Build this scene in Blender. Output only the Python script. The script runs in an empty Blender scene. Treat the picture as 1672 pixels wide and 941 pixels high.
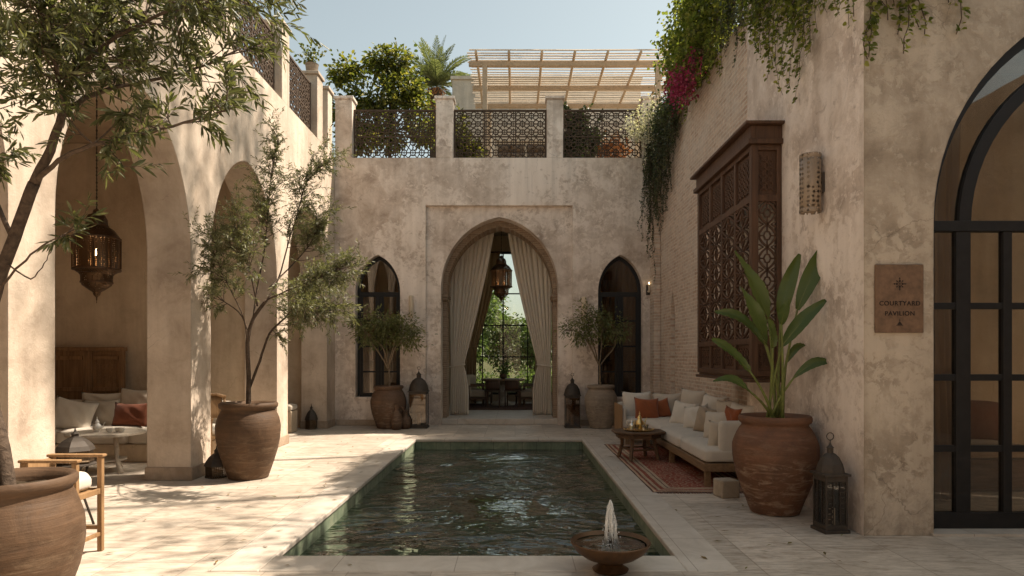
import bpy, bmesh, math, random
import numpy as np
from mathutils import Vector, Matrix
from mathutils.geometry import tessellate_polygon
random.seed(7); RNG = np.random.default_rng(11)
PI = math.pi; R = math.radians
SC = bpy.context.scene; COL = SC.collection
F, HX, HY, EYE = 1100.0, 841.0, 583.0, 1.6
def at(px, py, d): return Vector(((px-HX)/F*d, d, EYE+(HY-py)/F*d))

# ------------------------------------------------------------------ mesh helpers
class MB:
    def __init__(s): s.v = []; s.f = []
    def add(s, vs, fs):
        o = len(s.v); s.v += [tuple(p) for p in vs]; s.f += [tuple(i+o for i in f) for f in fs]; return s
    def box(s, x0, x1, y0, y1, z0, z1):
        return s.add([(x0,y0,z0),(x1,y0,z0),(x1,y1,z0),(x0,y1,z0),(x0,y0,z1),(x1,y0,z1),(x1,y1,z1),(x0,y1,z1)],
                     [(0,3,2,1),(4,5,6,7),(0,1,5,4),(1,2,6,5),(2,3,7,6),(3,0,4,7)])
    def bar(s, p, q, w, h=None, up=(0,0,1)):
        p = Vector(p); q = Vector(q); h = h or w; d = (q-p)
        if d.length < 1e-6: return s
        d.normalize(); u = Vector(up)
        if abs(d.dot(u)) > .98: u = Vector((0,1,0)) if abs(d.y) < .9 else Vector((1,0,0))
        a = d.cross(u).normalized()*w/2; b = a.cross(d).normalized()*h/2
        return s.add([p-a-b,p+a-b,p+a+b,p-a+b,q-a-b,q+a-b,q+a+b,q-a+b],
                     [(0,3,2,1),(4,5,6,7),(0,1,5,4),(1,2,6,5),(2,3,7,6),(3,0,4,7)])
    def tube(s, pts, rad, n=6, cap=True):
        pts = [Vector(p) for p in pts]; m = len(pts)
        if not hasattr(rad, '__len__'): rad = [rad]*m
        vs = []; fs = []; prev = None
        for i, p in enumerate(pts):
            d = (pts[min(i+1,m-1)]-pts[max(i-1,0)])
            d = d.normalized() if d.length > 1e-9 else Vector((0,0,1))
            if prev is None:
                a = d.cross(Vector((0,0,1)))
                if a.length < .05: a = d.cross(Vector((1,0,0)))
            else: a = prev - d*prev.dot(d)
            a.normalize(); prev = a; b = d.cross(a)
            for k in range(n):
                t = 2*PI*k/n; vs.append(p+(a*math.cos(t)+b*math.sin(t))*rad[i])
        for i in range(m-1):
            for k in range(n):
                fs.append((i*n+k, i*n+(k+1)%n, (i+1)*n+(k+1)%n, (i+1)*n+k))
        if cap: fs.append(tuple(range(n))[::-1]); fs.append(tuple((m-1)*n+k for k in range(n)))
        return s.add(vs, fs)
    def lathe(s, prof, n=32, c=(0,0,0), wob=0, seed=0, sq=None):
        rr = random.Random(seed); ph = [rr.uniform(0,6.28) for _ in range(4)]
        vs = []; fs = []; m = len(prof)
        for r, z in prof:
            for k in range(n):
                t = 2*PI*(k+(.5 if n <= 8 else 0))/n
                w = 1+wob*(math.sin(2*t+ph[0]+z*3)+.6*math.sin(3*t+ph[1]+z*7)+.4*math.sin(z*40+ph[2]))
                vs.append((c[0]+r*w*math.cos(t), c[1]+r*w*math.sin(t), c[2]+z))
        for i in range(m-1):
            for k in range(n):
                fs.append((i*n+k, i*n+(k+1)%n, (i+1)*n+(k+1)%n, (i+1)*n+k))
        if prof[0][0] > 1e-4: fs.append(tuple(range(n))[::-1])
        if prof[-1][0] > 1e-4: fs.append(tuple((m-1)*n+k for k in range(n)))
        return s.add(vs, fs)
    def ball(s, c, r, n=10):
        prof = [(max(1e-5, math.sin(PI*i/n)), -math.cos(PI*i/n)) for i in range(n+1)]
        r3 = (r,r,r) if not hasattr(r,'__len__') else r
        o = len(s.v); s.lathe(prof, max(8,n))
        for i in range(o, len(s.v)):
            x,y,z = s.v[i]; s.v[i] = (c[0]+x*r3[0], c[1]+y*r3[1], c[2]+z*r3[2])
        return s
    def grid(s, fn, nu, nv, wrap=False):
        vs = [fn(i/nu, j/nv) for j in range(nv+1) for i in range(nu+1)]
        fs = [(j*(nu+1)+i, j*(nu+1)+i+1, (j+1)*(nu+1)+i+1, (j+1)*(nu+1)+i) for j in range(nv) for i in range(nu)]
        return s.add(vs, fs)
    def plate(s, outer, holes, fm, t0, t1):
        """2D outline with holes, extruded from t0 to t1; fm(u,v,t)->xyz"""
        loops = [outer]+holes
        tri = tessellate_polygon([[Vector((u,v,0)) for u,v in l] for l in loops])
        flat = [p for l in loops for p in l]; n = len(flat)
        vs = [fm(u,v,t0) for u,v in flat]+[fm(u,v,t1) for u,v in flat]
        fs = [tuple(t) for t in tri]+[(n+t[2], n+t[1], n+t[0]) for t in tri]
        o = 0
        for l in loops:
            k = len(l)
            for i in range(k): a = o+i; b = o+(i+1)%k; fs.append((a, b, n+b, n+a))
            o += k
        return s.add(vs, fs)
    def build(s, name, mat, parent=None, smooth=False, bevel=0, loc=None, keep=False, recalc=True, angle=None, solid=0, sub=0):
        me = bpy.data.meshes.new(name); me.from_pydata(s.v, [], s.f)
        if recalc:
            bm = bmesh.new(); bm.from_mesh(me); bmesh.ops.recalc_face_normals(bm, faces=bm.faces); bm.to_mesh(me); bm.free()
        me.materials.append(mat)
        if smooth: me.polygons.foreach_set('use_smooth', [True]*len(me.polygons))
        me.update()
        if smooth and angle: me.set_sharp_from_angle(angle=R(angle))
        o = bpy.data.objects.new(name, me); COL.objects.link(o)
        if parent is not None:
            o.parent = parent
            if keep: o.matrix_parent_inverse = Matrix.LocRotScale(parent.location, parent.rotation_euler, None).inverted()
        if loc is not None: o.location = loc
        if solid:
            m = o.modifiers.new('solid','SOLIDIFY'); m.thickness = solid; m.offset = 0
        if bevel:
            m = o.modifiers.new('bevel','BEVEL'); m.width = bevel; m.segments = 2; m.limit_method = 'ANGLE'; m.angle_limit = R(40)
            m.harden_normals = False
        if sub:
            m = o.modifiers.new('sub','SUBSURF'); m.levels = sub; m.render_levels = sub
        return o

def tag(o, label=None, cat=None, group=None, kind=None):
    if label: o['label'] = label
    if cat: o['category'] = cat
    if group: o['group'] = group
    if kind: o['kind'] = kind
    return o
def thing(name, label, cat, loc=(0,0,0), rotz=0, group=None):
    o = bpy.data.objects.new(name, None); COL.objects.link(o); o.location = loc; o.rotation_euler = (0,0,rotz)
    return tag(o, label, cat, group)
def copy_tree(o, label=None, loc=None, rotz=None, parent=None, scale=None):
    c = o.copy(); COL.objects.link(c)
    if parent is not None: c.parent = parent
    if label: c['label'] = label
    if loc is not None: c.location = loc
    if rotz is not None: c.rotation_euler = (0,0,rotz)
    if scale is not None: c.scale = scale
    for ch in list(o.children): copy_tree(ch, parent=c)
    return c

# ------------------------------------------------------------------ materials
class NT:
    def __init__(s, name):
        s.m = bpy.data.materials.new(name); s.m.use_nodes = True; s.t = s.m.node_tree; s.n = s.t.nodes
        s.b = s.n['Principled BSDF']; s.out = s.n['Material Output']; s._c = None
    def link(s, a, b): s.t.links.new(a, b)
    def node(s, ty, **kw):
        n = s.n.new(ty)
        for k, v in kw.items(): setattr(n, k, v)
        return n
    def setv(s, sock, v):
        if hasattr(v, 'is_linked') or hasattr(v, 'links'): s.link(v, sock)
        elif hasattr(v, '__len__') and len(v) == 3 and sock.type == 'RGBA': sock.default_value = (*v, 1)
        else: sock.default_value = v
    @property
    def co(s):
        if s._c is None: s._c = s.n.new('ShaderNodeTexCoord').outputs['Object']
        return s._c
    def mapping(s, scale=(1,1,1), rot=(0,0,0), loc=(0,0,0), vec=None):
        n = s.n.new('ShaderNodeMapping'); n.inputs['Scale'].default_value = scale; n.inputs['Rotation'].default_value = rot
        n.inputs['Location'].default_value = loc; s.link(vec or s.co, n.inputs['Vector']); return n.outputs[0]
    def noise(s, scale, detail=6, rough=.55, dist=0, vec=None):
        n = s.n.new('ShaderNodeTexNoise'); n.inputs['Scale'].default_value = scale; n.inputs['Detail'].default_value = detail
        n.inputs['Roughness'].default_value = rough; n.inputs['Distortion'].default_value = dist
        s.link(vec or s.co, n.inputs['Vector']); return n.outputs['Fac']
    def voro(s, scale, feature='F1', out='Distance', vec=None, rnd=1):
        n = s.n.new('ShaderNodeTexVoronoi'); n.feature = feature; n.inputs['Scale'].default_value = scale
        n.inputs['Randomness'].default_value = rnd
        s.link(vec or s.co, n.inputs['Vector']); return n.outputs[out]
    def ramp(s, fac, stops, interp='LINEAR'):
        n = s.n.new('ShaderNodeValToRGB'); n.color_ramp.interpolation = interp; e = n.color_ramp.elements
        while len(e) < len(stops): e.new(.5)
        for i, (p, c) in enumerate(stops):
            e[i].position = p; e[i].color = (c,c,c,1) if not hasattr(c,'__len__') else (*c,1)
        s.link(fac, n.inputs[0]); return n.outputs['Color']
    def mix(s, fac, a, b, mode='MIX'):
        n = s.n.new('ShaderNodeMix'); n.data_type = 'RGBA'; n.blend_type = mode
        s.setv(n.inputs[0], fac); s.setv(n.inputs[6], a); s.setv(n.inputs[7], b); return n.outputs[2]
    def math(s, op, a, b=0.0, clamp=False):
        n = s.n.new('ShaderNodeMath'); n.operation = op; n.use_clamp = clamp; s.setv(n.inputs[0], a); s.setv(n.inputs[1], b); return n.outputs[0]
    def bump(s, h, strength=.3, dist=.01, normal=None):
        n = s.n.new('ShaderNodeBump'); n.inputs['Strength'].default_value = strength; n.inputs['Distance'].default_value = dist
        s.link(h, n.inputs['Height'])
        if normal is not None: s.link(normal, n.inputs['Normal'])
        s.link(n.outputs[0], s.b.inputs['Normal']); return n.outputs[0]
    def base(s, c, rough=.7, metal=0, spec=.3):
        s.setv(s.b.inputs['Base Color'], c); s.setv(s.b.inputs['Roughness'], rough); s.b.inputs['Metallic'].default_value = metal
        s.b.inputs['Specular IOR Level'].default_value = spec; return s

def plaster(name, dark, mid, light, patch=.5, seed=0, bs=.65):
    n = NT(name); v = n.mapping(loc=(seed*3.1, seed*1.7, seed*.9))
    big = n.noise(.55, 5, .6, .3, v); mott = n.noise(2.2, 12, .70, .45, v); fine = n.noise(9, 10, .72, .35, v)
    grit = n.noise(70, 5, .6, 0, v)
    st = n.noise(1.0, 6, .6, .2, n.mapping((5,5,.45), vec=v))
    c = n.ramp(mott, [(.30,dark),(.46,mid),(.62,light)])
    pm = n.ramp(n.math('ADD', n.math('MULTIPLY', fine, .55), n.math('MULTIPLY', big, .45)), [(.5,0.0),(.535,1.0)])
    c = n.mix(n.math('MULTIPLY', pm, patch), c, light)
    dk = n.ramp(n.noise(4.5, 12, .78, .6, n.mapping(loc=(9,4,2), vec=v)), [(.58,0.0),(.66,1.0)])
    c = n.mix(n.math('MULTIPLY', dk, patch*.8), c, dark)
    c = n.mix(1.0, c, n.ramp(big, [(.3,(.80,.78,.76)),(.65,(1.08,1.07,1.06))]), 'MULTIPLY')
    c = n.mix(.55, c, n.ramp(st, [(.3,(.74,.71,.67)),(.6,(1.05,1.05,1.05))]), 'MULTIPLY')
    sp = n.node('ShaderNodeSeparateXYZ'); n.link(n.co, sp.inputs[0])
    drip = n.math('MULTIPLY', n.ramp(n.noise(1.0, 5, .6, .1, n.mapping((3.2,3.2,.22), vec=v)), [(.52,0.0),(.68,1.0)]), n.ramp(n.math('MULTIPLY', sp.outputs[2], .1), [(.40,0.0),(.62,1.0)]))
    c = n.mix(n.math('MULTIPLY', drip, .45), c, tuple(x*.72 for x in dark))
    sc_ = n.math('MULTIPLY', n.ramp(n.noise(5, 10, .75, .3, n.mapping((1,1,.6), loc=(2,7,1), vec=v)), [(.48,0.0),(.60,1.0)]), n.ramp(sp.outputs[2], [(.10,1.0),(.75,0.0)])); c = n.mix(n.math('MULTIPLY', sc_, .5), c, dark)
    wv = n.node('ShaderNodeVectorMath', operation='MULTIPLY_ADD'); nz = n.node('ShaderNodeTexNoise'); nz.inputs['Scale'].default_value = 2.5; nz.inputs['Detail'].default_value = 8
    n.link(v, nz.inputs['Vector']); n.link(nz.outputs['Color'], wv.inputs[0]); wv.inputs[1].default_value = (.7,.7,.7); n.link(v, wv.inputs[2])
    ck = n.voro(.55, 'DISTANCE_TO_EDGE', 'Distance', wv.outputs[0]); crack = n.math('MULTIPLY', n.math('LESS_THAN', ck, .0022), n.ramp(n.noise(.8, 3, vec=n.mapping(loc=(5,5,5), vec=v)), [(.5,0.0),(.56,1.0)]))
    c = n.mix(n.math('MULTIPLY', crack, .42), c, tuple(x*.45 for x in dark))
    chip = n.ramp(n.noise(13, 8, .8, .2, n.mapping(loc=(1,8,3), vec=v)), [(.64,0.0),(.67,1.0)]); c = n.mix(n.math('MULTIPLY', chip, patch*.55), c, dark)
    n.base(c, .82, 0, .25)
    h = n.math('ADD', n.math('MULTIPLY', mott, .9), n.math('ADD', n.math('MULTIPLY', fine, .5), n.math('ADD', n.math('MULTIPLY', grit, .12), n.math('MULTIPLY', pm, .06))))
    bv = n.node('ShaderNodeBevel'); bv.samples = 3; bv.inputs['Radius'].default_value = .018
    n.bump(h, bs, .035, bv.outputs[0]); return n.m
M = {}
M['plaster_warm'] = plaster('warm_plaster', (.42,.34,.27), (.54,.45,.365), (.62,.53,.44), .35, 0, .4)
M['plaster_court'] = plaster('court_plaster', (.39,.315,.265), (.61,.512,.437), (.79,.70,.625), .95, 2)
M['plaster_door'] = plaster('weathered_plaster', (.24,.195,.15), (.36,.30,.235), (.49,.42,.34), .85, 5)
M['plaster_room'] = plaster('room_plaster', (.46,.37,.27), (.56,.46,.345), (.62,.52,.40), .15, 8, .4)
M['plaster_pale'] = plaster('pale_plaster', (.5,.45,.39), (.58,.53,.46), (.64,.59,.52), .15, 3)

def stone_floor():
    n = NT('travertine_pavers'); sep = n.node('ShaderNodeSeparateXYZ'); n.link(n.co, sep.inputs[0])
    br = n.node('ShaderNodeTexBrick'); br.offset = .37; br.offset_frequency = 2
    n.link(n.mapping(rot=(0,0,PI/2)), br.inputs['Vector'])
    br.inputs['Scale'].default_value = 1.0; br.inputs['Brick Width'].default_value = 1.05; br.inputs['Row Height'].default_value = .62
    br.inputs['Mortar Size'].default_value = .0045; br.inputs['Mortar Smooth'].default_value = .4; br.inputs['Bias'].default_value = 0
    br.inputs['Color1'].default_value = (0,0,0,1); br.inputs['Color2'].default_value = (1,1,1,1); br.inputs['Mortar'].default_value = (.5,.5,.5,1)
    per = n.ramp(br.outputs['Color'], [(0,(.86,.85,.84)),(1,(1.07,1.06,1.05))])
    a = n.noise(1.6, 9, .65, .8); b = n.noise(6, 10, .7, 1.2, n.mapping((.6,2.2,1))); d = n.noise(38, 6, .6)
    c = n.ramp(b, [(.32,(.40,.345,.29)),(.5,(.52,.46,.395)),(.66,(.60,.54,.475))])
    c = n.mix(1, c, n.ramp(a, [(.3,(.78,.75,.71)),(.66,(1.08,1.07,1.05))]), 'MULTIPLY')
    c = n.mix(1, c, per, 'MULTIPLY'); vn = n.noise(3.2, 12, .72, 1.6, n.mapping((.8,3.0,1), loc=(3,1,0))); c = n.mix(1, c, n.ramp(vn, [(.36,(.70,.66,.62)),(.5,(1.0,1.0,1.0)),(.64,(1.10,1.09,1.08))]), 'MULTIPLY')
    pit = n.ramp(d, [(.62,0.0),(.70,1.0)]); c = n.mix(n.math('MULTIPLY', pit, .35), c, (.22,.17,.125))
    c = n.mix(n.math('MULTIPLY', br.outputs['Fac'], .75), c, (.23,.18,.135))
    n.base(c, n.ramp(b, [(.3,.62),(.7,.42)]), 0, .4)
    h = n.math('SUBTRACT', n.math('ADD', n.math('MULTIPLY', b, .3), n.math('MULTIPLY', a, .6)), n.math('ADD', n.math('MULTIPLY', br.outputs['Fac'], .6), n.math('MULTIPLY', pit, .15)))
    n.bump(h, .45, .012); return n.m
M['floor'] = stone_floor()
def coping_mat():
    n = NT('coping_stone'); a = n.noise(2.4, 10, .7, 1); b = n.noise(30, 6, .6); s = n.node('ShaderNodeSeparateXYZ'); n.link(n.co, s.inputs[0])
    c = n.ramp(a, [(.3,(.39,.335,.28)),(.5,(.50,.44,.375)),(.68,(.58,.52,.455))])
    j = n.math('MAXIMUM', n.math('LESS_THAN', n.math('ABSOLUTE', n.math('SUBTRACT', n.math('FRACT', n.math('MULTIPLY', s.outputs[0], 1.1)), .5)), .004),
               n.math('LESS_THAN', n.math('ABSOLUTE', n.math('SUBTRACT', n.math('FRACT', n.math('MULTIPLY', s.outputs[1], 1.1)), .5)), .004))
    c = n.mix(n.math('MULTIPLY', j, .7), c, (.2,.155,.115)); n.base(c, .5, 0, .4); n.bump(n.math('ADD', a, n.math('MULTIPLY', b, .2)), .3, .01); return n.m
M['coping'] = coping_mat()
def brick_mat(name, axis, c1, c2, mort, bw=.23, bh=.052, ms=.010, worn=.5):
    n = NT(name); s = n.node('ShaderNodeSeparateXYZ'); n.link(n.co, s.inputs[0]); cb = n.node('ShaderNodeCombineXYZ')
    n.link(s.outputs[1 if axis == 'x' else 0], cb.inputs[0]); n.link(s.outputs[2], cb.inputs[1])
    wv = n.node('ShaderNodeVectorMath', operation='MULTIPLY_ADD'); ns = n.node('ShaderNodeTexNoise'); ns.inputs['Scale'].default_value = 3; ns.inputs['Detail'].default_value = 6
    n.link(cb.outputs[0], ns.inputs['Vector']); n.link(ns.outputs['Color'], wv.inputs[0]); wv.inputs[1].default_value = (.035,.022,0); n.link(cb.outputs[0], wv.inputs[2])
    br = n.node('ShaderNodeTexBrick'); n.link(wv.outputs[0], br.inputs['Vector']); br.inputs['Scale'].default_value = 1
    br.inputs['Brick Width'].default_value = bw; br.inputs['Row Height'].default_value = bh; br.inputs['Mortar Size'].default_value = ms
    br.inputs['Mortar Smooth'].default_value = .35
    br.inputs['Color1'].default_value = (*c1,1); br.inputs['Color2'].default_value = (*c2,1); br.inputs['Mortar'].default_value = (*mort,1)
    a = n.noise(1.3, 10, .7, 1.0); d = n.noise(11, 9, .7, .6)
    c = n.mix(1, br.outputs['Color'], n.ramp(d, [(.3,(.72,.7,.68)),(.68,(1.15,1.13,1.1))]), 'MULTIPLY')
    wm = n.ramp(a, [(.46,0.0),(.60,1.0)]); c = n.mix(n.math('MULTIPLY', wm, worn), c, mort)
    n.base(c, .88, 0, .2)
    h = n.math('ADD', n.math('MULTIPLY', n.math('SUBTRACT', 1.0, br.outputs['Fac']), n.math('SUBTRACT', 1.0, n.math('MULTIPLY', wm, worn))), n.math('MULTIPLY', d, .7))
    n.bump(h, 1.0, .03); return n.m
M['brick'] = brick_mat('worn_brick', 'x', (.52,.37,.28), (.68,.53,.42), (.68,.59,.50), bw=.27, bh=.066, ms=.013, worn=.5)
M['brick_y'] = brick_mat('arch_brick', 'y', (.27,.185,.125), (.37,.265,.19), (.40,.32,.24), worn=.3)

def terracotta(name, c1, c2, lime, amt=.5):
    n = NT(name); z = n.noise(1.0, 8, .6, .4, n.mapping((1.5,1.5,26))); a = n.noise(4.5, 10, .7, 1); b = n.noise(55, 5, .6)
    av = tuple((p*.45+q*.55) for p, q in zip(c1, c2)); c = n.mix(n.ramp(n.noise(1.6, 6, .6), [(.35,.35),(.65,.85)]), n.ramp(z, [(.32,c1),(.66,c2)]), av); c = n.mix(.9, c, n.ramp(a, [(.3,(.62,.6,.58)),(.66,(1.15,1.12,1.1))]), 'MULTIPLY')
    s = n.node('ShaderNodeSeparateXYZ'); n.link(n.co, s.inputs[0])
    band = n.ramp(s.outputs[2], [(0,.9),(.22,1.0),(.46,1.0),(.62,.25),(1,.15)])
    lm = n.math('MULTIPLY', n.ramp(n.noise(3.2, 12, .75, .8, n.mapping((1.2,1.2,4.5))), [(.50,0.0),(.64,1.0)]), band)
    c = n.mix(n.math('MULTIPLY', lm, amt), c, lime); n.base(c, n.ramp(a, [(.3,.55),(.7,.85)]), 0, .3)
    n.bump(n.math('ADD', z, n.math('ADD', n.math('MULTIPLY', a, .5), n.math('MULTIPLY', b, .15))), .6, .012); return n.m
M['pot_red'] = terracotta('red_terracotta', (.088,.043,.025), (.185,.092,.053), (.36,.26,.18), .75)
M['pot_brown'] = terracotta('brown_earthenware', (.055,.032,.018), (.135,.080,.045), (.26,.185,.12), .4)
M['pot_dark'] = terracotta('dark_earthenware', (.07,.042,.027), (.15,.09,.056), (.33,.27,.2), .45)
M['pot_grey'] = terracotta('greyed_earthenware', (.20,.155,.115), (.32,.26,.2), (.42,.36,.29), .6)

def wood(name, c1, c2, axis=0, rough=.55):
    n = NT(name); sc = [26,26,26]; sc[axis] = 1.6
    g = n.noise(1.0, 8, .6, .6, n.mapping(tuple(sc))); a = n.noise(2.5, 6, .6)
    c = n.ramp(g, [(.3,c1),(.68,c2)]); c = n.mix(.5, c, n.ramp(a, [(.3,(.7,.68,.66)),(.7,(1.12,1.1,1.08))]), 'MULTIPLY')
    n.base(c, rough, 0, .35); n.bump(g, .35, .004); return n.m
M['wood_dark'] = wood('dark_carved_wood', (.048,.024,.014), (.115,.06,.034), 2)
M['wood_side'] = wood('walnut_wood', (.07,.036,.018), (.15,.085,.045), 0)
M['wood_teak'] = wood('teak_wood', (.15,.09,.048), (.26,.165,.09), 1)
M['wood_oak'] = wood('oak_wood', (.22,.125,.055), (.36,.22,.11), 2)
M['wood_chest'] = wood('old_panel_wood', (.16,.085,.04), (.31,.18,.09), 2)
M['wood_pale'] = wood('pale_timber', (.42,.32,.22), (.56,.44,.32), 1, .8)
M['cane'] = wood('split_cane', (.52,.43,.33), (.72,.62,.5), 0, .8)
M['wood_white'] = wood('whitewashed_wood', (.42,.36,.29), (.56,.5,.42), 0, .7)

def metal(name, c, rough=.45, m=.8):
    n = NT(name); a = n.noise(14, 8, .7); n.base(n.mix(n.ramp(a, [(.35,0.0),(.7,1.0)]), c, tuple(min(1,x*1.9) for x in c)), n.ramp(a, [(.3,rough),(.7,rough+.25)]), m, .4)
    n.bump(a, .15, .003); return n.m
M['iron'] = metal('wrought_iron', (.045,.036,.029), .5, .4)
M['iron_brown'] = metal('rusty_iron', (.06,.04,.027), .6, .3); M['black'] = metal('black_steel', (.012,.011,.011), .4, .3)
M['bronze'] = metal('bronze_bowl', (.075,.042,.022), .35, .6)
M['brass'] = metal('brass', (.55,.38,.16), .2, 1)
M['silver'] = metal('silver', (.55,.52,.47), .18, 1)
M['plaque'] = metal('brown_bronze_plate', (.12,.072,.044), .5, .25)
M['ink'] = metal('engraved_lettering', (.018,.011,.008), .7, 0)
def perforated(name, c, scale, thr):
    n = NT(name); n.base(c, .42, .75, .4)
    d = n.voro(scale, 'F1', 'Distance', None, .25); hole = n.math('LESS_THAN', d, thr)
    tr = n.node('ShaderNodeBsdfTransparent'); mx = n.node('ShaderNodeMixShader')
    n.link(hole, mx.inputs[0]); n.link(n.b.outputs[0], mx.inputs[1]); n.link(tr.outputs[0], mx.inputs[2]); n.link(mx.outputs[0], n.out.inputs[0])
    n.bump(n.noise(30, 5), .3, .004); return n.m
M['perf'] = perforated('pierced_brass', (.10,.058,.03), 38, .30)
M['perf_fine'] = perforated('fine_pierced_brass', (.09,.06,.035), 85, .30)
M['perf_clay'] = perforated('pierced_stoneware', (.26,.20,.145), 21, .36); M['perf_clay'].node_tree.nodes['Principled BSDF'].inputs['Metallic'].default_value = 0

def fabric(name, c, c2=None, weave=420, sheen=.2, rough=.95):
    n = NT(name); a = n.noise(5, 6, .6); w = n.noise(weave, 2, .5); n.base(n.mix(n.ramp(a, [(.3,0.0),(.7,1.0)]), c, c2 or tuple(x*.86 for x in c)), rough, 0, .15)
    try: n.b.inputs['Sheen Weight'].default_value = sheen
    except Exception: pass
    n.bump(n.math('ADD', n.math('MULTIPLY', w, .35), n.math('MULTIPLY', n.noise(9, 5, .6, .5), 1.2)), .5, .006); return n.m
M['linen'] = fabric('cream_linen', (.62,.56,.48)); M['linen2'] = fabric('oatmeal_linen', (.53,.46,.375)); M['taupe'] = fabric('taupe_linen', (.36,.28,.20))
M['rust'] = fabric('rust_cotton', (.30,.095,.04)); M['rust_mid'] = fabric('deep_rust_cotton', (.17,.055,.028)); M['rust_dark'] = fabric('dark_rust_cotton', (.16,.05,.025)); M['upholstery'] = fabric('seat_upholstery', (.56,.50,.425))
M['sofa_dim'] = fabric('brown_upholstery', (.44,.35,.26)); M['pouf'] = fabric('pale_throw', (.60,.54,.46))
def curtain_mat(name, c, tr=.35):
    n = NT(name); a = n.noise(3, 6, .6, 0, n.mapping((8,8,1))); n.base(n.mix(a, c, tuple(x*.82 for x in c)), .95, 0, .1)
    t = n.node('ShaderNodeBsdfTranslucent'); t.inputs[0].default_value = (*c,1); mx = n.node('ShaderNodeMixShader'); mx.inputs[0].default_value = tr
    n.link(n.b.outputs[0], mx.inputs[1]); n.link(t.outputs[0], mx.inputs[2]); n.link(mx.outputs[0], n.out.inputs[0]); n.bump(n.noise(300, 2), .2, .003); return n.m
M['curtain'] = curtain_mat('cream_curtain', (.90,.83,.74), .5); M['curtain_tan'] = curtain_mat('tan_curtain', (.58,.45,.31), .5); M['curtain_room'] = curtain_mat('brown_curtain', (.42,.285,.18), .25)

def leaf_mat(name, c1, c2, c3, tr=.35, rough=.45, spec=.45):
    n = NT(name); g = n.node('ShaderNodeNewGeometry'); rnd = g.outputs['Random Per Island']
    c = n.ramp(rnd, [(0,c1),(.55,c2),(1,c3)]); n.base(c, rough, 0, spec)
    t = n.node('ShaderNodeBsdfTranslucent'); n.link(n.mix(1, c, (1.25,1.35,.7), 'MULTIPLY'), t.inputs[0]); mx = n.node('ShaderNodeMixShader'); mx.inputs[0].default_value = tr
    n.link(n.b.outputs[0], mx.inputs[1]); n.link(t.outputs[0], mx.inputs[2]); n.link(mx.outputs[0], n.out.inputs[0]); return n.m
M['olive'] = leaf_mat('olive_leaves', (.045,.052,.018), (.09,.096,.038), (.175,.17,.09), .42)
M['olive2'] = leaf_mat('silver_olive_leaves', (.08,.085,.04), (.155,.155,.08), (.28,.27,.165), .38)
M['olive3'] = leaf_mat('young_olive_leaves', (.07,.085,.025), (.15,.16,.055), (.27,.265,.12), .35)
M['citrus'] = leaf_mat('citrus_leaves', (.045,.06,.014), (.11,.12,.026), (.27,.235,.06), .5)
M['garden'] = leaf_mat('garden_leaves', (.05,.08,.025), (.10,.15,.05), (.17,.22,.09), .45)
M['vine'] = leaf_mat('vine_leaves', (.07,.09,.018), (.16,.18,.04), (.33,.31,.09), .62)
M['vine_dark'] = leaf_mat('creeper_leaves', (.03,.042,.018), (.062,.075,.034), (.12,.125,.065), .3)
M['bougain'] = leaf_mat('magenta_bracts', (.24,.03,.08), (.36,.05,.13), (.48,.11,.22), .4, .7, .1)
M['white_fl'] = leaf_mat('white_blossom', (.5,.46,.38), (.62,.58,.5), (.72,.68,.6), .3, .7, .1)
M['palm'] = leaf_mat('palm_leaflets', (.10,.12,.055), (.16,.18,.09), (.23,.24,.13), .3)
M['dates'] = leaf_mat('date_clusters', (.30,.12,.05), (.38,.17,.08), (.44,.24,.12), .1, .7, .1)
def big_leaf():
    n = NT('paddle_leaf'); a = n.noise(3, 6); v = n.noise(1, 3, .5, 0, n.mapping((60,60,60)))
    g = n.node('ShaderNodeObjectInfo'); c = n.mix(g.outputs['Random'], (.035,.072,.018), (.075,.105,.022)); c = n.mix(n.math('MULTIPLY', a, .5), c, (.12,.15,.03))
    n.base(c, .38, 0, .5); t = n.node('ShaderNodeBsdfTranslucent'); n.link(n.mix(1, c, (1.5,1.5,.6), 'MULTIPLY'), t.inputs[0]); mx = n.node('ShaderNodeMixShader'); mx.inputs[0].default_value = .3
    n.link(n.b.outputs[0], mx.inputs[1]); n.link(t.outputs[0], mx.inputs[2]); n.link(mx.outputs[0], n.out.inputs[0]); n.bump(v, .3, .004); return n.m
M['paddle'] = big_leaf()
def plain(name, c, rough=.8, spec=.3, nz=8, amp=.25, b=.3, bd=.01):
    n = NT(name); a = n.noise(nz, 9, .65, .5); n.base(n.mix(1, c, n.ramp(a, [(.3,(1-amp,)*3),(.7,(1+amp,)*3)]), 'MULTIPLY'), rough, 0, spec); n.bump(a, b, bd); return n.m
M['bark'] = plain('olive_bark', (.085,.06,.043), .9, .2, 22, .5, .9, .02); M['bark_pale'] = plain('pale_bark', (.22,.165,.11), .9, .2, 25, .4, .7, .015)
M['stem'] = plain('green_stem', (.13,.15,.035), .5, .4, 12, .3); M['soil'] = plain('potting_soil', (.05,.035,.022), .95, .1, 30, .5, .9, .02)
M['moss'] = leaf_mat('moss_tufts', (.06,.08,.015), (.11,.13,.025), (.17,.17,.04)); M['candle'] = plain('ivory_candle', (.62,.5,.36), .5, .4, 6, .1)
M['skirt'] = plaster('skirting_stone', (.28,.21,.15), (.37,.285,.21), (.44,.35,.27), .4, 11); M['slab'] = plain('roof_screed', (.36,.3,.24), .9, .2, 3, .2)
M['earth'] = plain('garden_earth', (.085,.085,.04), .95, .1, 2, .35, .8, .03); M['ceil'] = plain('ceiling_plaster', (.42,.32,.225), .9, .2, 3, .15)
M['porcelain'] = plain('white_porcelain', (.68,.66,.62), .25, .5, 5, .05); M['block'] = plaster('limestone_block', (.33,.27,.2), (.42,.35,.27), (.5,.42,.34), .4, 14)
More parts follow.
